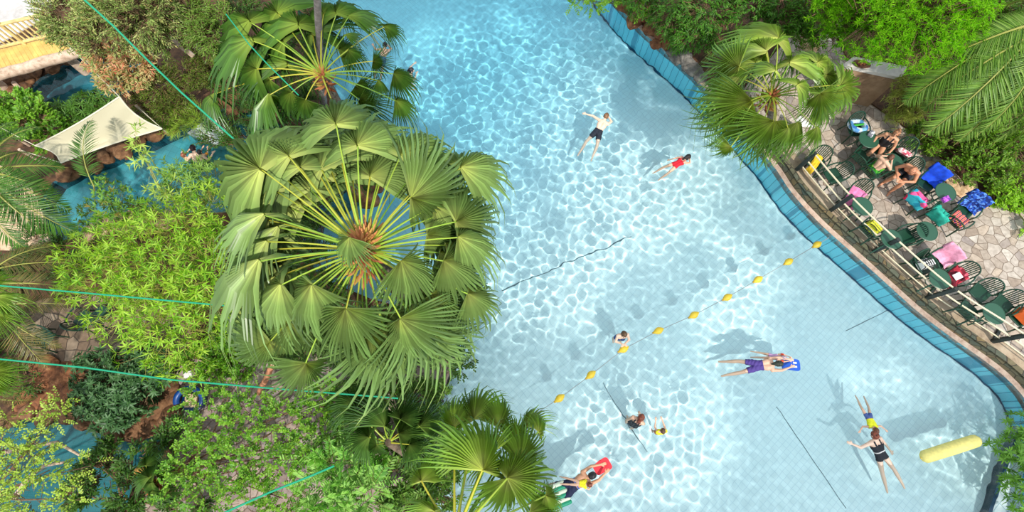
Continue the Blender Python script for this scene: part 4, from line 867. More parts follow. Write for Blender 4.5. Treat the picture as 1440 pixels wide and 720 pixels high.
# ------------------------------------------------------------------ green wires
M_wire = plain('green wire', (20, 150, 110), .5)
def wire(label, pts, r_=.016):
    P_ = [at(a, b, z) for a, b, z in pts]; out = []
    for i in range(len(P_) - 1):
        for k in range(8): out.append(P_[i].lerp(P_[i + 1], k / 8))
    out.append(P_[-1]); lone_tube('green_cable', label, 'cable', out, r_, M_wire, 6)
wire('green cable running diagonally down over the olive-like tree and croton bush', [(108, -10, 6), (160, 37, 5.6), (205, 82, 5.2), (255, 130, 4.8), (316, 184, 4.3), (352, 216, 4.0)], .022)
wire('thin green cable crossing the dark fan palm at the top', [(318, 20, 5), (350, 62, 5), (374, 88, 4.9), (420, 134, 4.6)], .014)
wire('green cable over the bamboo, higher of the two from the left frame edge', [(-20, 400, 5.2), (120, 412, 5.1), (240, 423, 5.1), (330, 431, 5), (540, 450, 4.6)])
wire('green cable over the lagoon rocks, lower of the two from the left edge', [(-20, 503, 5.2), (120, 517, 5.1), (240, 534, 5), (370, 545, 4.9), (560, 560, 4.4)])
wire('green cable slanting across the bottom of the purple grey terrace', [(300, 728, 3.4), (380, 692, 3.3), (440, 668, 3.3), (470, 655, 3.2)], .022)

# ------------------------------------------------------------------ kiosk
ki = thing('kiosk', 'tan kiosk counter with a long white top beneath the conifer', 'counter', at(1215, 140, DZ))
kp = [at(1184, 92, 1.9), at(1200, 80, 1.9), at(1275, 94, 1.9), at(1268, 110, 1.9)]
me = poly_slab([kp], 1.8, 1.92); link('counter_top', me, plain('white top', (206, 200, 192), .6, var=.06), ki)
ctr = sum(kp, Vector()) / 4; me = poly_slab([[ctr + (p - ctr) * .95 for p in kp]], DZ, 1.8); link('front_wall', me, noisemat('tan wall', [(120, 92, 68), (156, 126, 96), (176, 148, 118)], 2), ki)
tr = thing('tray', 'brown oval tray lying on the white kiosk counter top', 'tray', at(1211, 91, 1.92))
mb = MB(); mb.lathe([(.05, .0), (.16, .0), (.20, .04), (.185, .04), (.15, .015), (.05, .015)], 20)
for i, v in enumerate(mb.v): mb.v[i] = (v[0] * 1.35, v[1] * .8, v[2])
link('dish', mb.mesh(), plain('brown tray', (110, 66, 40), .6), tr, Matrix.Rotation(-.2, 4, 'Z'), local=True)
for k in range(5): mb = MB(); mb.ell((-.12 + .06 * k, .02 * (-1) ** k, .045), (.03, .03, .025), n=8, m=6); link('bread_roll', mb.mesh(), plain('bread', (150, 84, 50), .7), tr, Matrix.Identity(4), local=True)

# ------------------------------------------------------------------ terrace railing
M_post = plain('dark post', (38, 44, 40), .6, var=.2)
M_rope = plain('cream rail', (218, 204, 172), .55)
rl = thing('railing', 'curved terrace railing of dark posts and cream rails above the pool', 'railing', at(1303, 419, DZ))
PB = [at(a, b, DZ) for a, b in ((1120, 239), (1168, 296), (1228, 354), (1303, 419), (1395, 480), (1500, 560))]
CV = smoothline(PB, 10)
def rail(z, r_):
    mb = MB(); mb.tube([p + Vector((0, 0, z)) for p in CV], r_, 8); link('rail', mb.mesh(), M_rope, rl)
rail(1.02, .024); rail(.62, .024); rail(.30, .018)
for i, p in enumerate(PB):
    j = min(range(len(CV)), key=lambda k: (CV[k] - p).length); t = (CV[min(j + 1, len(CV) - 1)] - CV[max(j - 1, 0)]).normalized(); nn = Vector((-t.y, t.x, 0))
    mb = MB(); mb.beam(p, p + Vector((0, 0, 1.08)), .09, .12, .012, up=t); link('post', mb.mesh(smooth=False), M_post, rl)
    mb = MB(); mb.beam(p - nn * .05 + Vector((0, 0, .03)), p + nn * .45 + Vector((0, 0, .03)), .09, .06, .01); link('post_foot', mb.mesh(smooth=False), M_post, rl)

# ------------------------------------------------------------------ terrace furniture
M_chair = plain('green plastic', (22, 62, 44), .38)
M_chair2 = plain('dark green plastic', (16, 42, 34), .4)
M_table = plain('table green', (42, 84, 64), .4)
def make_chair():
    t = thing('garden_chair', '-', 'chair'); m = M_chair
    V = []; Q = []; n = 10
    for s_, zz in ((1, 0), (-1, -.025)):
        for i in range(n + 1):
            for j in range(n + 1):
                u, v = i / n * 2 - 1, j / n * 2 - 1; x = u * .235 * (1 - .08 * v * v * (v > 0)); y = v * .235
                V.append((x * (1 - .10 * abs(v) ** 6), y * (1 - .10 * abs(u) ** 6), .43 + zz - .018 * (1 - u * u) * (1 - v * v) + .012 * (v > .8) * (v - .8)))
    for i in range(n):
        for j in range(n):
            a = i * (n + 1) + j; Q.append((a, a + n + 1, a + n + 2, a + 1)); b = a + (n + 1) ** 2; Q.append((b, b + 1, b + n + 2, b + n + 1))
    ring = [i * (n + 1) for i in range(n + 1)] + [n * (n + 1) + j for j in range(1, n + 1)] + [i * (n + 1) + n for i in range(n - 1, -1, -1)] + [j for j in range(n - 1, 0, -1)]
    for a, b in zip(ring, ring[1:] + ring[:1]): Q.append((a, a + (n + 1) ** 2, b + (n + 1) ** 2, b))
    link('seat', fast_mesh('seat', V, None, Q), m, t, local=True)
    mb = MB(); arc = []
    for k in range(17):
        a = PI * k / 16; x = -.25 * math.cos(a); h = .44 + .42 * math.sin(a) ** .55; y = -.22 - .13 * (h - .44) / .42 - .03 * math.sin(a); arc.append((x, y, h))
    mb.tube(arc, .020, 8)
    for k in range(7):
        x = -.165 + .055 * k; top = .44 + .42 * (1 - (x / .25) ** 2) ** .28 - .01
        mb.beam((x * .92, -.225, .43), (x, -.22 - .13 * (top - .44) / .42 - .03, top), .028, .012, .003, up=(0, 1, 0))
    link('backrest', mb.mesh(), m, t, local=True)
    for s_ in (-1, 1):
        mb = MB(); mb.tube([(s_ * .25, -.27, .64), (s_ * .29, -.12, .655), (s_ * .30, .08, .655), (s_ * .285, .19, .63), (s_ * .26, .215, .56), (s_ * .25, .21, .43)], .022, 8, flat=.7); link('armrest', mb.mesh(), m, t, local=True)
        for y0, y1 in ((.2, .25), (-.2, -.27)):
            mb = MB(); mb.tube([(s_ * .21, y0, .43), (s_ * .25, y1, 0.0)], [.028, .018], 8); link('leg', mb.mesh(), m, t, local=True)
    return t
def make_table():
    t = thing('round_table', '-', 'table')
    mb = MB(); mb.lathe([(.02, .69), (.27, .69), (.30, .705), (.305, .72), (.29, .728), (.285, .722), (.02, .722)], 32); link('tabletop', mb.mesh(), M_table, t, local=True)
    for k in range(4):
        a = PI / 4 + k * PI / 2; c, s_ = math.cos(a), math.sin(a); mb = MB(); mb.tube([(c * .17, s_ * .17, .69), (c * .2, s_ * .2, .35), (c * .27, s_ * .27, 0)], [.03, .024, .018], 8); link('leg', mb.mesh(), M_table if k % 2 else M_table, t, local=True)
    mb = MB(); mb.tube([(.19 * math.cos(a), .19 * math.sin(a), .42) for a in np.linspace(0, 2 * PI, 17)], .012, 6, cap=False); link('brace', mb.mesh(), M_table, t, local=True)
    return t
CH = make_chair(); TB = make_table(); used = {}
def face(sx, sy, bx, by, z):
    d = (at(bx, by, z) - at(sx, sy, z)); return math.atan2(d.y, d.x) + PI / 2       # local -Y (the back) points to (bx,by)
def place(kind, src, px_, py_, z, rz, label, group):
    M = Matrix.Translation(Vector((*at(px_, py_, z + DZ).to_2d(), DZ))) @ Matrix.Rotation(rz, 4, 'Z')
    if kind not in used: used[kind] = 1; o = src; o.matrix_world = M; WORLD[o.name] = M; o['label'] = label; o['group'] = group
    else: o = dup(src, None, M, label, group)
    return o
GC, GT = 'green plastic garden chairs on the terrace', 'round green tables on the terrace'
def chair(x, y, dx, dy, label): return place('c', CH, x, y, .43, face(x, y, x + dx, y + dy, .83), label, GC)
def table(x, y, label): return place('t', TB, x, y, .72, 0, label, GT)
table(1213, 290, 'round green table beside the pink towel chair at the railing')
table(1304, 325, 'light green round table beside the slatted chair in the middle of the railing row')
table(1254, 336, 'round green table tucked against the railing behind the yellow bag')
table(1322, 392, 'round green table between the pink towel chair and the red towel chair')
table(1398, 441, 'round green table in front of the two empty slatted chairs near the orange bag')
table(1222, 196, 'shaded green table in front of the blue float, under the palm edge')
table(1330, 270, 'dark green table between the blue towel chair and the dotted beach towel')
table(1256, 228, 'dark green table between the seated sunbathers')
ch = {}
ch['a'] = chair(1172, 247, 14, -5, 'empty green chair by itself nearest the yellow towel')
ch['b'] = chair(1203, 275, 8, -12, 'green chair holding a pink towel beside the railing, left of the first table')
ch['c'] = chair(1147, 228, 8, -12, 'green chair under the yellow towel at the upper end of the railing')
ch['d'] = chair(1224, 322, -12, 8, 'dark green chair behind the railing just right of the yellow bag')
ch['e'] = chair(1273, 333, 14, -5, 'empty slatted green chair beside the light green table')
ch['f'] = chair(1318, 367, 12, -8, 'green chair covered by a big pink towel at the railing')
ch['g'] = chair(1296, 374, -6, -10, 'dark green chair carrying a black and white bag by the railing')
ch['h'] = chair(1345, 388, 12, -8, 'green slatted chair with a dark red towel on its seat')
ch['i'] = chair(1378, 412, 12, -10, 'empty green slatted chair right of the red towel chair')
ch['j'] = chair(1410, 428, 12, -10, 'empty green slatted chair next to the orange bag')
ch['k'] = chair(1434, 446, 12, -10, 'green chair under the orange bag at the right frame edge')
ch['l'] = chair(1360, 436, -10, 10, 'green chair turned towards the pool behind the lower railing')
ch['m'] = chair(1203, 182, -4, -12, 'shaded green chair carrying the blue float under the palm')
ch['n'] = chair(1212, 222, -10, 8, 'dark green chair pushed in left of the seated woman')
ch['o'] = chair(1235, 208, 8, -12, 'green chair the woman in black sits on')
ch['p'] = chair(1226, 240, -12, 8, 'green chair the person in green shorts sits on')
ch['q'] = chair(1266, 216, 8, -12, 'dark green chair holding a pink patterned cushion')
ch['r'] = chair(1272, 243, 10, -10, 'green chair under the hunched bare backed person')
ch['s'] = chair(1303, 258, 10, -12, 'green chair draped with a bright blue towel')
ch['t'] = chair(1288, 280, -10, 8, 'green chair draped with a turquoise and red towel')
ch['u'] = chair(1319, 302, -10, 8, 'green chair draped with a plain teal towel')
ch['v'] = chair(1357, 295, 10, -12, 'green chair draped with a dotted navy blue towel')
ch['w'] = chair(1346, 310, -10, 8, 'dark green chair holding a multicoloured towel beside the dotted one')

def towel(chair_o, m, label, w=.5, seed=0, back=True, seat=True, yoff=0, cat='towel'):
    g = random.Random(seed); off = Vector((g.uniform(0, 9), g.uniform(0, 9), 0))
    prof = []
    if seat: prof += [(.30, .20), (.27, .40), (.22, .465), (.1, .455), (-.05, .45), (-.17, .46), (-.225, .5)]
    if not seat: prof += [(-.02, .455), (-.14, .46), (-.225, .5)]
    if back: prof += [(-.25, .62), (-.30, .78), (-.33, .885), (-.37, .915), (-.41, .87), (-.41, .70), (-.40, .52)]
    P_ = smoothline([Vector((0, a, b)) for a, b in prof], 3); n = 12; V = []; Q = []
    for i, p in enumerate(P_):
        for j in range(n + 1):
            u = j / n * 2 - 1; s_ = noise.noise(Vector((u * 1.7, i * .22, 0)) + off)
            V.append((u * w * .5 * (1 + .12 * noise.noise(Vector((i * .3, 5, 0)) + off)), p.y + .03 * s_ + .02 * abs(u) + yoff, p.z + .02 + .035 * abs(s_) + .012 * math.sin(u * 9 + i * .3) - .03 * abs(u) ** 3))
    for i in range(len(P_) - 1):
        for j in range(n): a = i * (n + 1) + j; Q.append((a, a + 1, a + n + 2, a + n + 1))
    me = fast_mesh('towel', V, None, Q); me.materials.append(m)
    o = link('towel', me, None, None, WORLD[chair_o.name]); md = o.modifiers.new('thick', 'SOLIDIFY'); md.thickness = .012; md.offset = 1
    return tag(o, label, cat)
towel(ch['b'], plain('pink cloth', (226, 124, 170), .9, var=.12, scale=12), 'pink towel heaped over the chair beside the first railing table', .46, 1, back=False)
towel(ch['f'], plain('pink cloth 2', (244, 160, 186), .9, var=.1, scale=12), 'large light pink towel draped over a chair in the railing row', .58, 2, seat=False)
towel(ch['s'], plain('blue cloth', (16, 72, 206), .9, var=.15, scale=8), 'bright royal blue towel hanging over a chair behind', .56, 3, seat=False)
towel(ch['t'], patternmat('reef cloth', [(40, 170, 190), (60, 190, 206), (226, 40, 90), (30, 150, 180), (240, 90, 150)], 5), 'turquoise towel with a red pattern on the chair facing away', .56, 4)
towel(ch['u'], plain('teal cloth', (40, 168, 146), .9, var=.12, scale=12), 'plain teal towel over the chair below the dark table', .5, 5)
towel(ch['v'], patternmat('dotted cloth', [(16, 44, 120), (30, 80, 180), (14, 38, 110), (90, 140, 220)], 22), 'navy blue towel with light dots over the rightmost shaded chair', .6, 6, seat=False)
towel(ch['w'], patternmat('rainbow cloth', [(200, 40, 120), (240, 196, 40), (240, 120, 40), (90, 40, 110)], 3.5, 'stripe'), 'striped yellow magenta towel spilling off the chair by the dotted towel', .46, 7, back=False)
towel(ch['h'], patternmat('dark red cloth', [(120, 20, 40), (176, 40, 60), (90, 16, 30), (210, 90, 110)], 9), 'crumpled dark red towel on the slatted chair seat', .44, 8, back=False)
towel(ch['c'], plain('yellow cloth', (240, 190, 40), .9, var=.1), 'small golden yellow towel under the palm at the railing end', .22, 9, back=False)
def sit(chair_o, dz=.47, dy=0): M = WORLD[chair_o.name]; return M @ Matrix.Translation((0, dy, dz))
def bag(name, M, size, m, label, mh, cat='bag', handles=True):
    t = thing(name, label, cat, M=M); w, d, h = size; mb = MB()
    mb.box((0, 0, h / 2), (w, d, h), bev=.04)
    mb.v = [(x * (1 - .18 * z / h), y * (1 - .45 * max(0, z / h - .4)), z + .01 * math.sin(x * 30)) for x, y, z in mb.v]
    link('bag_body', mb.mesh(), m, t, local=True)
    mb = MB(); mb.beam((-w * .4, 0, h + .003), (w * .4, 0, h + .003), .018, .008); link('zip', mb.mesh(smooth=False), mh, t, local=True)
    mb = MB(); mb.box((0, -d * .5 - .012, h * .4), (w * .6, .03, h * .45), bev=.012); link('pocket', mb.mesh(smooth=False), m, t, local=True)
    if handles:
        for s_ in (-1, 1):
            mb = MB(); mb.tube([(-w * .25, s_ * d * .3, h * .7), (-w * .22, s_ * d * .38, h * 1.15), (0, s_ * d * .42, h * 1.32), (w * .22, s_ * d * .38, h * 1.15), (w * .25, s_ * d * .3, h * .7)], .012, 6); link('handle', mb.mesh(), mh, t, local=True)
    return t
M_blk = plain('black strap', (24, 24, 26), .6)
bag('beach_bag', sit(ch['k'], .46), (.48, .34, .34), plain('orange bag', (232, 104, 40), .6, var=.08), 'orange holdall with dark zip on the chair at the right edge', M_blk)
bag('beach_bag', sit(ch['g'], .46), (.42, .26, .28), patternmat('striped bag', [(230, 228, 224), (30, 30, 34)], 5, 'stripe'), 'white bag with black stripes on a chair by the railing', M_blk)
bag('beach_bag', Matrix.Translation(at(1213, 305, DZ + .75) - Vector((0, 0, .0))) @ Matrix.Rotation(.7, 4, 'Z') if 0 else sit(ch['d'], .46), (.46, .30, .24), patternmat('yellow bag', [(230, 220, 50), (30, 30, 30), (210, 220, 60)], 4, 'stripe'), 'yellow bag with black bars on the dark chair behind the railing', M_blk)
# cushion
cu = thing('cushion', 'pink and white patterned cushion standing on the dark chair', 'cushion', M=sit(ch['q'], .46, -.02) @ Matrix.Rotation(-.6, 4, 'X'))
mb = MB(); mb.box((0, 0, .2), (.44, .14, .42), bev=.06); link('cover', mb.mesh(), patternmat('rose pattern', [(240, 224, 220), (206, 90, 110), (244, 236, 232), (226, 150, 160)], 14), cu, local=True)
mb = MB(); mb.tube([(-.2, 0, .02), (.2, 0, .02), (.21, 0, .38), (-.21, 0, .38), (-.2, 0, .02)], .012, 6); link('piping', mb.mesh(), plain('piping', (176, 60, 80), .8), cu, local=True)
# blue float
fl = thing('swim_float', 'round blue and white inflatable float with a green stripe on the shaded chair', 'float', M=sit(ch['m'], .56, -.05) @ Matrix.Rotation(.35, 4, 'X'))
mb = MB(); mb.tube([(.21 * math.cos(a), .24 * math.sin(a), 0) for a in np.linspace(0, 2 * PI, 25)], .085, 10, cap=False); link('ring', mb.mesh(), patternmat('float skin', [(90, 150, 210), (200, 220, 236), (60, 120, 196), (120, 180, 220)], 7), fl, local=True)
mb = MB(); mb.beam((-.2, .0, .05), (.2, .04, .06), .08, .05, .02); link('grip', mb.mesh(), plain('float green', (60, 170, 60), .5), fl, local=True)
# small items
def item_box(name, label, cat, p, size, m, rz=0, m2=None):
    t = thing(name, label, cat, p, rz); mb = MB(); mb.box((0, 0, size[2] / 2), size, bev=.012); link('body', mb.mesh(smooth=False), m, t, local=True)
    mb = MB(); mb.box((0, 0, size[2] + .004), (size[0] * .7, size[1] * .5, .01), bev=.003); link('flap', mb.mesh(smooth=False), m2 or m, t, local=True); return t
item_box('wash_bag', 'small purple patterned wash bag on the dark table', 'bag', at(1328, 281, DZ + .728), (.22, .16, .1), patternmat('purple bag', [(110, 50, 150), (190, 90, 200), (80, 30, 120)], 14), .4)
item_box('wash_bag', 'crumpled white and grey bag on the shaded table', 'bag', at(1224, 189, DZ + .728), (.22, .14, .08), patternmat('grey bag', [(210, 210, 214), (120, 120, 130), (236, 236, 236)], 12), .9)
item_box('folded_towel', 'folded white napkin shape lying on the dark red towel', 'towel', sit(ch['h'], .53, .08).translation, (.26, .18, .03), plain('white cloth', (236, 232, 230), .9), .4)
nap = thing('parasol_cloth', 'white pointed cloth lying beside the fan palm heart', 'cloth', at(1128, 174, DZ + .6))
mb = MB(); mb.add([(-.32, -.12, 0), (.34, -.1, 0), (.1, .0, .12), (-.05, .28, .05), (-.32, -.12, -.012), (.34, -.1, -.012), (.1, .0, .105), (-.05, .28, .035)], [(0, 1, 2), (0, 2, 3), (1, 3, 2), (4, 6, 5), (4, 7, 6), (5, 6, 7), (0, 4, 5, 1), (1, 5, 7, 3), (3, 7, 4, 0)]); link('cloth', mb.mesh(smooth=False), plain('white cloth', (236, 232, 230), .9), nap, local=True)
mb = MB(); mb.tube([(0, 0, .05), (0, 0, -.6)], .02, 8); link('pole', mb.mesh(), M_log, nap, local=True)
# furniture under the bamboo at the left
CD = [(108, 446, -8, 10, 'dark garden chair half hidden under the bamboo, left one'), (132, 440, 10, 8, 'dark garden chair half hidden under the bamboo, right one'), (50, 474, -10, -6, 'dark green chair in the shade of the browning feather palm')]
for x, y, dx, dy, lab in CD:
    o = chair(x, y, dx, dy, lab); o['group'] = 'chairs on the dark path'; M = WORLD[o.name].copy(); M.translation.z = .14; o.matrix_world = M; WORLD[o.name] = M
# blue ring chair with a wooden board on the purple terrace
bt = thing('kids_ride', 'blue rounded plastic seat holding a pale wooden board on the terrace', 'play seat', at(277, 563, .14))
mb = MB(); mb.tube([(.36 * math.cos(a), .30 * math.sin(a), .35 + .05 * math.sin(a)) for a in np.linspace(-.4, PI + .4, 20)], .085, 10); link('rim', mb.mesh(), plain('ride blue', (14, 64, 130), .4), bt, local=True)
mb = MB(); mb.lathe([(.1, 0), (.30, .02), (.33, .18), (.30, .2), (.1, .2)], 22); link('tub', mb.mesh(), plain('ride blue2', (12, 50, 96), .4), bt, local=True)
mb = MB(); mb.box((0, -.02, .27), (.34, .36, .05), Matrix.Rotation(.2, 3, 'X'), .01); link('board', mb.mesh(smooth=False), plain('board', (176, 156, 120), .7, var=.2, scale=10), bt, local=True)
item_box('paper_sign', 'small white box on the pale paving near the blue seat', 'box', at(268, 527, .14), (.22, .16, .16), plain('white cloth', (236, 232, 230), .9), .3)

# ------------------------------------------------------------------ buoy line and floats
M_buoy = plain('buoy yellow', (236, 200, 56), .45)
BP = [(787, 560), (831, 527), (877, 491), (926, 465), (976, 443), (1023, 418), (1066, 393), (1109, 368), (1149, 344)]
ln = [(640, 652), (700, 618), (750, 584)] + BP + [(1166, 334)]
lone_tube('lane_rope', 'thin grey rope strung across the pool through the yellow buoys', 'rope', [at(a, b, .035 if i < len(ln) - 1 else .12) for i, (a, b) in enumerate(ln)], .011, plain('lane rope', (150, 160, 160), .7), 6)
where = ['nearest the palm fronds', 'second from the palm fronds', 'just below the standing swimmer', 'fourth from the palm fronds', 'in the middle of the rope', 'fourth from the coping', 'third from the coping', 'second from the coping', 'closest to the pool coping']
me_b = MB(); me_b.lathe([(.012, -.17), (.05, -.13), (.095, -.05), (.105, 0), (.095, .05), (.05, .13), (.012, .17)], 16); me_b = me_b.mesh()
me_c = MB(); me_c.lathe([(.03, -.2), (.034, -.165), (.034, -.15), (.03, -.14)], 10); me_c = me_c.mesh()
bb = None
for i, (a, b) in enumerate(BP):
    p = at(a, b, .03); q = at(*ln[min(len(ln) - 1, i + 4)], .03); d = (q - p).normalized()
    M = Matrix.Translation(p) @ d.to_track_quat('Z', 'X').to_matrix().to_4x4() @ Matrix.Rotation(i * .5, 4, 'Z')
    lab = 'yellow lemon shaped buoy on the rope, ' + where[i]
    if bb is None:
        bb = thing('buoy', lab, 'buoy', M=M, group='yellow buoys on the lane rope'); link('float_body', me_b, M_buoy, bb, local=True); link('collar', me_c, plain('collar', (200, 160, 40), .5), bb, local=True)
    else: dup(bb, None, M, lab)
ft = thing('foam_float', 'long pale yellow foam cylinder drifting at the lower right of the pool', 'float', M=Matrix.Translation(at(1336, 631, .05)))
p, q = at(1302, 642, .05) - at(1336, 631, .05), at(1371, 620, .05) - at(1336, 631, .05)
mb = MB(); d = (q - p); mb.tube([p + d * s_ for s_ in (-.095, -.075, -.03, 0, .25, .5, .75, 1, 1.03, 1.075, 1.095)], [.03, .10, .155, .165, .168, .17, .168, .165, .155, .10, .03], 20); link('foam', mb.mesh(), plain('foam yellow', (238, 222, 130), .75, var=.05, scale=14), ft, local=True)
for s_ in (-.095, 1.095):
    mb = MB(); e = p + d * s_; mb.ell(e, (.03, .03, .03), n=10, m=6); link('end_plug', mb.mesh(), plain('plug', (226, 200, 100), .6), ft, local=True)
def board(label, a, b, ang, col, mark, L_=.46, W_=.30, z=.05):
    t = thing('kickboard', label, 'kickboard', at(a, b, z), ang); n = 24; V = []
    for s_ in (-.018, .018):
        for k in range(n):
            th = 2 * PI * k / n; c, s2 = math.cos(th), math.sin(th); e = .38
            V.append((L_ / 2 * abs(c) ** e * (1 if c > 0 else -1), W_ / 2 * abs(s2) ** e * (1 if s2 > 0 else -1) * (1 - .12 * (c < 0)), s_))
    fs = [(k, (k + 1) % n, n + (k + 1) % n, n + k) for k in range(n)] + [tuple(range(n))[::-1], tuple(range(n, 2 * n))]
    mb = MB(); mb.add(V, fs); link('foam_slab', mb.mesh(), col, t, local=True)
    for y in (-.05, .06): mb = MB(); mb.box((L_ * .22, y, .02), (.10, .05, .006), bev=.002); link('printed_mark', mb.mesh(smooth=False), mark, t, local=True)
    return t
board('blue kickboard with white marks held by the woman in purple', 1112, 513, -.06, plain('board blue', (18, 84, 190), .5), plain('white print', (230, 236, 240), .6), .52, .34)
rb = board('red float with a scalloped edge in front of the man in navy shorts', 847, 656, .5, plain('board red', (222, 30, 48), .5), plain('red print', (200, 20, 40), .6), .48, .34)
am = thing('air_mattress', 'green air mattress with white stripes half hidden by palm tips', 'air mattress', at(772, 702, -.01), .35)
for k in range(6):
    mb = MB(); y = -.25 + .1 * k; mb.capsule((-.5, y, 0), (.5, y, 0), .06, .06, 10); link('tube', mb.mesh(), plain('mattress green', (24, 150, 110), .45) if k % 2 == 0 else plain('mattress white', (220, 226, 200), .45), am, local=True)

# ------------------------------------------------------------------ people
DGN = []
def smin_pts(): pass
ST = dict(  # bone: radius at start, end (1.7 m adult)
    torso=(.135, .150), chest=(.150, .135), neck=(.058, .055), sh=(.06, .062), ua=(.050, .040), fa=(.040, .027), th=(.085, .055), sk=(.055, .036), ft=(.038, .030))
def person(label, J, s=1.0, headk=1.0, skin=(214, 164, 134), hairc=(50, 34, 26), clothes=(), hair='short', M=Matrix.Identity(4), faced=None, seed=0, girl=False):
    """J: joints in metres in a local frame (already scaled); M places the frame"""
    v = {k: Vector(q) for k, q in J.items()}
    root = thing('person', label, 'person', M=M)
    mb = MB(); caps = []
    def cap(nm, a, b, ra, rb):
        mb.capsule(a, b, ra * s, rb * s); caps.append((nm, a, b, ra * s, rb * s))
    upv = (v['neck'] - v['pelvis']).normalized(); rt = (v['shR'] - v['shL']).normalized()
    for k in (-1, 1):
        o_ = rt * k * .055 * s; o2 = rt * k * .075 * s; mid = v['pelvis'].lerp(v['chest'], .5)
        cap('hips', v['pelvis'] + o_, mid + o_ * .7, .105, .092); cap('torso', mid + o_ * .7, v['chest'] + o2, .092, .105); cap('chest', v['chest'] + o2, v['chest'].lerp(v['neck'], .55) + o2 * .8, .105, .075)
    cap('neck', v['neck'] - upv * .05 * s, v['neck'].lerp(v['head'], .7), .058, .052)
    hd = (v['head'] - v['neck']).normalized(); fc = Vector(v['face']); fc = (fc - hd * fc.dot(hd)).normalized(); sd = hd.cross(fc)
    hs = s * headk; HM = Matrix((sd, fc, hd)).transposed()
    hc = v['head']
    mb.ell(hc + hd * .02 * hs - fc * .01 * hs, (.077 * hs, .096 * hs, .105 * hs), HM, 18, 12)
    mb.ell(hc - hd * .055 * hs + fc * .03 * hs, (.055 * hs, .058 * hs, .062 * hs), HM, 14, 8)           # jaw
    mb.tube([hc + fc * .088 * hs + hd * .02 * hs, hc + fc * .112 * hs - hd * .018 * hs, hc + fc * .092 * hs - hd * .028 * hs], [.010 * hs, .017 * hs, .012 * hs], 8)     # nose
    for k in (-1, 1): mb.ell(hc + sd * k * .080 * hs, (.012 * hs, .022 * hs, .032 * hs), HM, 8, 6)
    caps.append(('head', hc - hd * .05 * hs, hc + hd * .05 * hs, .09 * hs, .09 * hs))
    for q in 'LR':
        cap('sh', v['chest'].lerp(v['neck'], .75), v['sh' + q], .075, .062); cap('ua' + q, v['sh' + q], v['el' + q], .055, .042); cap('fa' + q, v['el' + q], v['wr' + q], .042, .027)
        cap('th' + q, v['hip' + q], v['kn' + q], .088, .055); cap('sk' + q, v['kn' + q], v['kn' + q].lerp(v['an' + q], .35), .055, .058); cap('sk' + q, v['kn' + q].lerp(v['an' + q], .35), v['an' + q], .058, .036)
        heel = v['an' + q]; toe = v['to' + q]; cap('ft' + q, heel, toe, .038, .028)
        # hand: palm, four unequal bent fingers, thumb from the side
        hdv = (v['wr' + q] - v['el' + q]).normalized(); hv = Vector(v.get('hd' + q, hdv)).normalized(); sv = hv.cross(Vector(v.get('pn' + q, (0, 0, 1))));
        sv = sv.normalized() if sv.length > .1 else rt.copy(); pn = sv.cross(hv); kk = 1 if q == 'R' else -1
        w = v['wr' + q]
        for f_, (lat, ln_) in enumerate(((-.030, .062), (-.010, .074), (.010, .078), (.030, .070))):
            b0 = w + sv * lat * .55 * s + hv * .015 * s; b1 = w + (sv * lat + hv * .085) * s; cap('hand' + q, b0, b1, .015, .0125)
            b2 = b1 + (hv * .55 + pn * -.18 + sv * lat * .6).normalized() * ln_ * .55 * s; b3 = b2 + (hv * .5 + pn * -.45).normalized() * ln_ * .45 * s
            cap('hand' + q, b1, b2, .0105, .0092); cap('hand' + q, b2, b3, .0092, .008)
        t0 = w + (hv * .025 - sv * kk * .02) * s; t1 = w + (hv * .06 - sv * kk * .06) * s; t2 = w + (hv * .092 - sv * kk * .068 - pn * .012) * s
        cap('hand' + q, t0, t1, .014, .0115); cap('hand' + q, t1, t2, .0115, .0095)
    me0 = mb.mesh(); tmp = bpy.data.objects.new('tmp', me0); C.objects.link(tmp)
    md = tmp.modifiers.new('r', 'REMESH'); md.mode = 'VOXEL'; md.voxel_size = .0095 * s ** .5; md.use_smooth_shade = True
    sm = tmp.modifiers.new('s', 'SMOOTH'); sm.factor = .45; sm.iterations = 3
    dg = bpy.context.evaluated_depsgraph_get(); me = bpy.data.meshes.new_from_object(tmp.evaluated_get(dg)); bpy.data.objects.remove(tmp); me.materials.clear()
    me.name = 'body'; receiver(link('body', me, plain('skin%d_%d_%d' % skin, skin, .5), root, local=True))
    nv = len(me.vertices); X = np.empty(nv * 3, np.float32); me.vertices.foreach_get('co', X); X = X.reshape(-1, 3).astype(float)
    Nn = np.empty(nv * 3, np.float32); me.vertices.foreach_get('normal', Nn); Nn = Nn.reshape(-1, 3)
    best = np.full(nv, 9.0); lab = np.zeros(nv, int); tt = np.zeros(nv)
    for i, (nm, a, b, ra, rb_) in enumerate(caps):
        A, B = np.array(a), np.array(b); AB = B - A; t = np.clip(((X - A) @ AB) / max(1e-9, AB @ AB), 0, 1)
        d_ = np.linalg.norm(X - A - t[:, None] * AB, axis=1) - (ra + (rb_ - ra) * t); m_ = d_ < best; best[m_] = d_[m_]; lab[m_] = i; tt[m_] = t[m_]
    names = np.array([c_[0] for c_ in caps])[lab]
    nl = len(me.loops); lv = np.empty(nl, np.int32); me.loops.foreach_get('vertex_index', lv)
    ls = np.empty(len(me.polygons), np.int32); lt = ls.copy(); me.polygons.foreach_get('loop_start', ls); me.polygons.foreach_get('loop_total', lt)
    quad = lt == 4; QF = np.stack([lv[ls[quad] + k] for k in range(4)], 1)
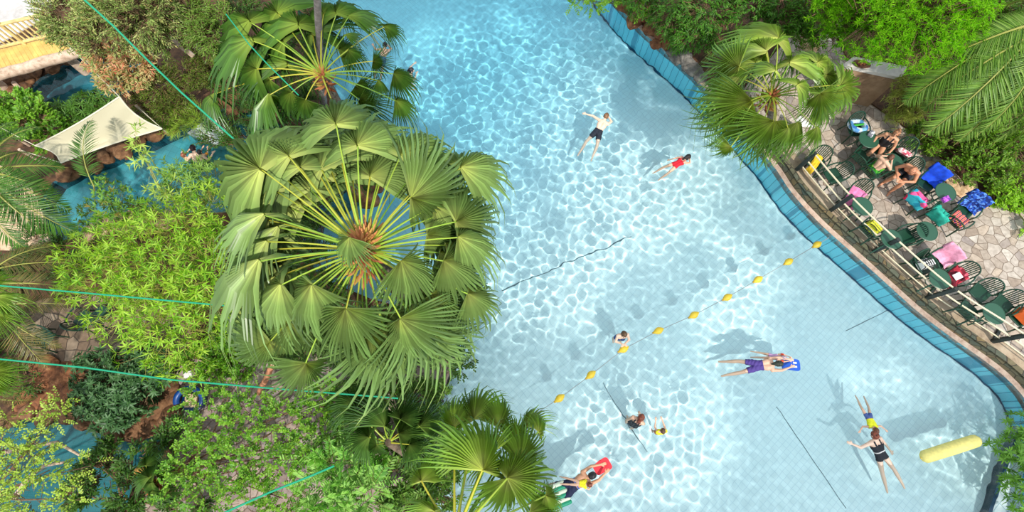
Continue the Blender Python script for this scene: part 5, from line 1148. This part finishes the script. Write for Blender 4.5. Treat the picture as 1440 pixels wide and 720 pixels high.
    def shell(mask, off, nm, m, wob=0):
        f = QF[mask[QF].all(1)]
        if not len(f): return
        used_ = np.zeros(nv, bool); used_[f.ravel()] = True; mp = np.cumsum(used_) - 1; P_ = X[used_] + Nn[used_] * (off + (wob * np.sin(X[used_] @ np.array([41., 53, 47]) / s) if wob else 0))[..., None] if wob else X[used_] + Nn[used_] * off
        me2 = fast_mesh(nm, P_, None, mp[f]); me2.materials.append(m); o = link(nm, me2, None, root, local=True)
        md = o.modifiers.new('t', 'SOLIDIFY'); md.thickness = off * .9; md.offset = -1; receiver(o)
    along = (X - np.array(v['pelvis'])) @ np.array(upv) / max(1e-6, (v['neck'] - v['pelvis']).length)
    tor = np.isin(names, ['hips', 'torso', 'chest', 'sh'])
    for cl in clothes:
        kind, col = cl[0], cl[1]; m = col if not isinstance(col, tuple) else plain('cloth%d_%d_%d' % col, col, .8)
        thg = np.isin(names, ['thL', 'thR'])
        if kind == 'shorts': shell((tor & (along < .28)) | (thg & (tt < (cl[2] if len(cl) > 2 else .62))), .020 * s, 'shorts', m, .004)
        if kind == 'trunks': shell((tor & (along < .2)) | (thg & (tt < .25)), .012 * s, 'swim_trunks', m)
        if kind == 'swimsuit':
            lat = np.abs((X - np.array(v['neck'])) @ np.array(rt)) / s
            shell((tor & (along < .72)) | (thg & (tt < .06)) | (tor & (along < .98) & (lat > .055) & (lat < .10)), .010 * s, 'swimsuit', m)
        if kind == 'vest': shell(tor & (along > .22) & (along < 1.0), .022 * s, 'float_vest', m, .003)
        if kind == 'top': shell((tor & (along > .45)) | (np.isin(names, ['uaL', 'uaR']) & (tt < .4)), .012 * s, 'shirt', m)
        if kind == 'skirt': shell((tor & (along < .45)) | (thg & (tt < .5)), .016 * s, 'swim_skirt', m, .004)
        if kind == 'armband':
            for q in ('uaL', 'uaR'): shell((names == q) & (tt > .3) & (tt < .85), .028 * s, 'armband', m)
        if kind == 'belt': shell(tor & (along > .30) & (along < .37), .022 * s, 'belt', m)
    rel = (X - np.array(hc)) / hs; hz = rel @ np.array(hd); hy = rel @ np.array(fc); hx = np.abs(rel @ np.array(sd))
    mk = (names == 'head') & ((hy < .045) | (hz > .075)) & (hz > (-.045 if hair == 'short' else -.09)) & ~((hx > .078) & (hz < .04) & (hy > -.03))
    hm = plain('hair%d_%d_%d' % hairc, hairc, .55, var=.3, scale=20)
    if hair != 'bald': shell(mk, .017 * hs, 'hair', hm, .003)
    if hair == 'long':
        mb = MB(); b0 = hc - fc * .08 * hs + hd * .02 * hs; mb.tube([b0, b0 - fc * .035 * hs - hd * .09 * hs, b0 - fc * .03 * hs - hd * .2 * hs], [.06 * hs, .055 * hs, .015 * hs], 10); link('hair_tail', mb.mesh(), hm, root, local=True)
    if hair == 'bun':
        mb = MB(); mb.ell(hc - fc * .1 * hs + hd * .07 * hs, (.045 * hs,) * 3); link('hair_bun', mb.mesh(), hm, root, local=True)
    for k in (-1, 1):
        mb = MB(); mb.ell(hc + sd * k * .031 * hs + fc * .083 * hs + hd * .012 * hs, (.012 * hs, .009 * hs, .008 * hs), HM, 8, 6); link('eye', mb.mesh(), plain('eye', (40, 30, 26), .2), root, local=True)
    mb = MB(); mb.ell(hc + fc * .085 * hs - hd * .05 * hs, (.024 * hs, .008 * hs, .008 * hs), HM, 8, 6); link('mouth', mb.mesh(), plain('lips', (176, 90, 84), .5), root, local=True)
    return root
def scaleJ(J, s): return {k: (tuple(c * s for c in q) if k not in ('face', 'hdL', 'hdR', 'pnL', 'pnR') else q) for k, q in J.items()}
# poses, x right, y forward, z up, 1.7 m tall
def prone(armL='side', armR='side', kick=.12, bend=0.0, lift=.0):
    J = dict(pelvis=(0, 0, -.02), chest=(0, .33, .0 + lift), neck=(0, .50, .03 + lift), head=(0, .63, .09 + lift), face=(0, .7, -.7), shL=(-.17, .45, .0 + lift), shR=(.17, .45, .0 + lift),
             hipL=(-.09, -.05, -.02), hipR=(.09, -.05, -.02), knL=(-.13 - bend, -.46, -.10), knR=(.14 + bend, -.46, -.02), anL=(-.15 - bend, -.86, -.10 - kick), anR=(.18 + bend, -.86, -.05), toL=(-.16 - bend, -1.02, -.16 - kick), toR=(.20 + bend, -1.02, -.09))
    A = dict(fwd=lambda k: ((k * .19, .72, -.03), (k * .12, .96, -.01)), side=lambda k: ((k * .42, .42, -.06), (k * .58, .58, -.08)), back=lambda k: ((k * .30, .22, -.10), (k * .36, -.02, -.12)), fold=lambda k: ((k * .24, .62, -.08), (k * .05, .74, -.08)), out=lambda k: ((k * .44, .50, -.03), (k * .68, .46, -.05)))
    for q, k, a in (('L', -1, armL), ('R', 1, armR)): J['el' + q], J['wr' + q] = A[a](k)
    return J
def stand(armL='out', armR='out', lean=0.0):
    J = dict(pelvis=(0, 0, -.62), chest=(0, .02 + lean * .3, -.30), neck=(0, .03 + lean * .6, -.10), head=(0, .06 + lean * .8, .04), face=(0, 1, -.1), shL=(-.17, .03 + lean * .5, -.16), shR=(.17, .03 + lean * .5, -.16),
             hipL=(-.09, 0, -.66), hipR=(.09, 0, -.66), knL=(-.11, .06, -1.06), knR=(.11, -.04, -1.06), anL=(-.12, 0, -1.46), anR=(.12, -.08, -1.46), toL=(-.13, .16, -1.5), toR=(.14, .08, -1.5))
    A = dict(out=lambda k: ((k * .38, .08, -.32), (k * .50, .28, -.26)), fold=lambda k: ((k * .24, .16, -.36), (k * .02, .30, -.28)), fwd=lambda k: ((k * .20, .22, -.28), (k * .14, .48, -.22)), down=lambda k: ((k * .24, -.02, -.44), (k * .26, .08, -.68)))
    for q, k, a in (('L', -1, armL), ('R', 1, armR)): J['el' + q], J['wr' + q] = A[a](k)
    return J
def seated(lean=.0, armL='lap', armR='lap', headdown=0.0, back=0):
    c, s_ = math.cos(lean), math.sin(lean)
    def T(y, z, x=0): return (x, y * c + z * s_, z * c - y * s_)
    J = dict(pelvis=(0, -.05, .09), chest=T(.0, .42), neck=T(.0, .60), head=T(.02 + headdown * .08, .74 - headdown * .03), face=(0, 1, -.15 - headdown), shL=T(0, .54, -.17), shR=T(0, .54, .17),
             hipL=(-.09, 0, .08), hipR=(.09, 0, .08), knL=(-.14, .43, .07), knR=(.13, .42, .07), anL=(-.15, .46, -.36), anR=(.16, .40, -.36), toL=(-.17, .62, -.40), toR=(.18, .56, -.40))
    A = dict(lap=lambda k: (T(.10, .28, k * .28), (k * .12, .30, .20)), up=lambda k: (T(.16, .36, k * .30), T(.36, .46, k * .10)), rest=lambda k: (T(-.02, .28, k * .29), (k * .27, .22, .24)))
    for q, k, a in (('L', -1, armL), ('R', 1, armR)): J['el' + q], J['wr' + q] = A[a](k)
    return J
def heading(ax, ay, bx, by, z=0.0):
    """frame at pixel a, local +Y aimed at pixel b"""
    a, b = at(ax, ay, z), at(bx, by, z); d = b - a; return Matrix.Translation(a) @ Matrix.Rotation(math.atan2(d.y, d.x) - PI / 2, 4, 'Z')
def swimmer(label, torso, head, J, s, z=0.0, **kw): person(label, scaleJ(J, s), s=s, M=heading(*torso, *head, z) @ (Matrix.Rotation(R(13), 4, 'X') if abs(J['pelvis'][2]) < .1 else Matrix.Identity(4)), **kw)
TAN, PALE, FAIR = (206, 150, 116), (232, 196, 172), (222, 176, 148)
swimmer('swimmer in black trunks stretching one arm out in the sparkling upper water', (840, 187), (850, 170), prone('out', 'fold', bend=.08), .95, .02, skin=PALE, hairc=(120, 84, 56), clothes=[('shorts', (24, 30, 44), .4)])
swimmer('child in a red swimsuit with dark hair gliding near the right palm', (949, 232), (966, 224), prone('back', 'fold', bend=.05), .72, .03, headk=1.25, skin=FAIR, hairc=(34, 28, 26), clothes=[('swimsuit', (206, 24, 44))], hair='long')
swimmer('swimmer standing with crossed arms and blue shorts beside the buoy rope', (877, 470), (879, 480), stand('fold', 'fold', -.05), .85, .32, headk=1.1, skin=PALE, hairc=(84, 60, 36), clothes=[('shorts', (30, 80, 160))])
swimmer('woman in a purple swim skirt pushing a blue kickboard', (1062, 514), (1082, 513), prone('fwd', 'fwd', bend=.04), .95, .03, skin=FAIR, hairc=(40, 46, 36), clothes=[('skirt', (76, 56, 130))], hair='long')
swimmer('small child with orange armbands lying beside the woman in purple', (1083, 501), (1100, 504), prone('fwd', 'fwd'), .52, .03, headk=1.35, skin=FAIR, hairc=(150, 130, 140), clothes=[('armband', (236, 80, 50)), ('swimsuit', (190, 150, 190))], hair='short')
swimmer('person in a black swimsuit with brown hair facing the child in yellow', (896, 596), (900, 589), stand('down', 'fold', .2), .9, .18, headk=1.1, skin=FAIR, hairc=(120, 60, 40), clothes=[('swimsuit', (24, 26, 38))], hair='long')
swimmer('child in a yellow float vest standing in front of the person in black', (932, 608), (930, 598), stand('fwd', 'fwd', 0), .66, .25, headk=1.12, skin=FAIR, hairc=(80, 56, 40), clothes=[('vest', (232, 220, 40)), ('trunks', (220, 120, 90))])
swimmer('child in a yellow vest and blue trunks swimming head first towards the woman in black', (1222, 586), (1226, 603), prone('side', 'side', bend=.06), .60, .03, headk=1.3, skin=FAIR, hairc=(100, 60, 40), clothes=[('vest', (228, 226, 40)), ('trunks', (70, 90, 150))])
swimmer('woman in a black swimsuit floating on her front with long legs trailing', (1240, 642), (1228, 622), prone('side', 'back', bend=.03), 1.0, .02, skin=PALE, hairc=(120, 60, 40), clothes=[('swimsuit', (26, 28, 36)), ('belt', (220, 214, 210))], hair='bun')
swimmer('man in navy shorts with black hair pushing the red float', (803, 684), (830, 668), prone('fwd', 'fwd', bend=.12), 1.02, .03, skin=TAN, hairc=(28, 26, 28), clothes=[('shorts', (26, 32, 64), .75), ('belt', (60, 110, 190))])
swimmer('child in a yellow vest riding on the back of the man in navy shorts', (812, 679), (827, 681), prone('fold', 'fold'), .50, .17, headk=1.35, skin=FAIR, hairc=(110, 56, 40), clothes=[('vest', (240, 226, 40))])
swimmer('dark haired swimmer in blue half hidden behind a frond tip at the top', (537, 84), (541, 74), prone('side', 'fold'), .8, .03, headk=1.1, skin=FAIR, hairc=(30, 26, 26), clothes=[('shorts', (30, 84, 170))])
swimmer('swimmer with black hair just above the largest hanging frond tip at the top', (574, 101), (584, 99), stand('out', 'fold', .1), .85, .08, headk=1.1, skin=PALE, hairc=(26, 26, 34), clothes=[('swimsuit', (40, 44, 60))], hair='long')
swimmer('bare backed adult wading in the river pool with a child in front', (270, 222), (272, 212), stand('out', 'out', .35), .95, .30, skin=PALE, hairc=(50, 30, 34), clothes=[('shorts', (40, 60, 90))])
swimmer('child with short brown hair at the left shoulder of the wading adult', (258, 220), (262, 214), stand('fwd', 'fwd'), .6, .18, headk=1.3, skin=FAIR, hairc=(140, 80, 56), clothes=[('trunks', (60, 90, 120))])
swimmer('child wearing orange armbands at the right of the wading adult', (281, 216), (284, 208), stand('fwd', 'fwd'), .6, .22, headk=1.3, skin=FAIR, hairc=(40, 40, 40), clothes=[('armband', (240, 160, 40)), ('trunks', (40, 60, 80))])
def on_chair(key, label, J, s=1.0, **kw):
    M = WORLD[ch[key].name] @ Matrix.Translation((0, .0, .45)); person(label, scaleJ(J, s), s=s, M=M, **kw)
on_chair('o', 'sunbathing woman in a black swimsuit seated with hands on her lap', seated(-.12, 'rest', 'rest'), 1.0, skin=TAN, hairc=(176, 120, 84), clothes=[('swimsuit', (22, 22, 28))], hair='bun')
on_chair('p', 'person in bright green shorts sitting with a bare back to the pool', seated(.12, 'up', 'up', .5), .92, skin=FAIR, hairc=(90, 56, 40), clothes=[('shorts', patternmat('green print', [(60, 160, 40), (120, 200, 60), (30, 90, 30)], 12), .7)])
on_chair('r', 'tanned bare chested person hunched forward in dark shorts', seated(.45, 'up', 'up', .8), 1.08, skin=(204, 142, 108), hairc=(180, 120, 90), clothes=[('shorts', (30, 32, 40))], hair='short')
# sandals on the flagstones
def sandal(label, a, b, rz):
    t = thing('sandal', label, 'sandal', at(a, b, DZ + .012), rz, 'dark sandals on the flagstones'); n = 16; V = []
    for z in (-.01, .012):
        for k in range(n): th = 2 * PI * k / n; V.append((.045 * math.sin(th) * (1 + .25 * math.cos(th)), .13 * math.cos(th), z))
    mb = MB(); mb.add(V, [(k, (k + 1) % n, n + (k + 1) % n, n + k) for k in range(n)] + [tuple(range(n))[::-1], tuple(range(n, 2 * n))]); link('sole', mb.mesh(smooth=False), plain('sole', (40, 30, 28), .7), t, local=True)
    mb = MB(); mb.tube([(-.045, .03, .01), (-.03, .035, .04), (0, .04, .05), (.03, .035, .04), (.045, .03, .01)], .009, 6); link('strap', mb.mesh(), plain('strap', (60, 30, 26), .7), t, local=True)
sandal('dark sandal on the flagstones below the green shorts, left of the pair', 1228, 247, .5)
sandal('dark sandal on the flagstones below the green shorts, right of the pair', 1239, 245, .9)

# ------------------------------------------------------------------ unseen frosted panes added above the camera, laid out to shade pool areas
def topx(p):
    c, s_ = math.cos(TILT), math.sin(TILT); v = p - Vector((0, 0, H)); y = v.y * c + v.z * s_; z = -v.y * s_ + v.z * c
    return 720 + F * v.x / -z, 360 - F * y / -z
SUNNY = [(640, 60, 70, 26), (590, 110, 34, 60), (640, 190, 70, 70), (740, 60, 46, 50), (760, 120, 110, 60), (830, 190, 110, 70), (890, 260, 120, 70), (930, 320, 110, 50), (700, 270, 60, 60), (770, 400, 110, 62), (760, 460, 96, 50),
         (720, 330, 60, 60), (1080, 420, 46, 60), (1060, 500, 60, 40), (1000, 250, 60, 40), (940, 110, 20, 34), (900, 640, 80, 80), (960, 680, 90, 60), (860, 700, 70, 40), (850, 600, 50, 30), (1020, 620, 60, 50), (1250, 560, 60, 26), (1350, 650, 46, 34), (1420, 690, 50, 50), (1290, 690, 30, 20), (1120, 700, 20, 20)]
RZ = 24.0; g_ = random.Random(9); V = []; Q = []; k_ = RZ / -SUN_DIR.z; ax_ = Vector((math.cos(R(-44)), math.sin(R(-44)), 0)); ay_ = Vector((-ax_.y, ax_.x, 0)); st_ = .85
for i in range(-40, 41):
    for j in range(-40, 41):
        q = Vector((-1, 6, 0)) + ax_ * i * st_ + ay_ * j * st_
        if not inside(POOL, np.array([q.x]), np.array([q.y]))[0]: continue
        a, b = topx(q)
        if a < 640 and b > 150: continue
        if any(((a - x) / rx) ** 2 + ((b - y) / ry) ** 2 < 1 + g_.uniform(-.25, .25) for x, y, rx, ry in SUNNY): continue
        p = q - SUN_DIR * k_; b0 = len(V)
        for u, v in ((-.5, -.5), (.5, -.5), (.5, .5), (-.5, .5)): V.append(tuple(p + ax_ * u * st_ + ay_ * v * st_))
        Q.append((b0, b0 + 1, b0 + 2, b0 + 3))
t = NT('frosted pane'); a_ = t.n('ShaderNodeBsdfTransparent'); a_.inputs[0].default_value = (.72, .76, .80, 1); b_ = t.n('ShaderNodeBsdfTranslucent'); b_.inputs[0].default_value = (.9, .95, 1, 1)
mx = t.n('ShaderNodeMixShader', i_0=.5); t.l(a_, 0, mx, 1); t.l(b_, 0, mx, 2)
rf = struct('ceiling', fast_mesh('panes', V, None, Q, smooth=False), t.out(mx))
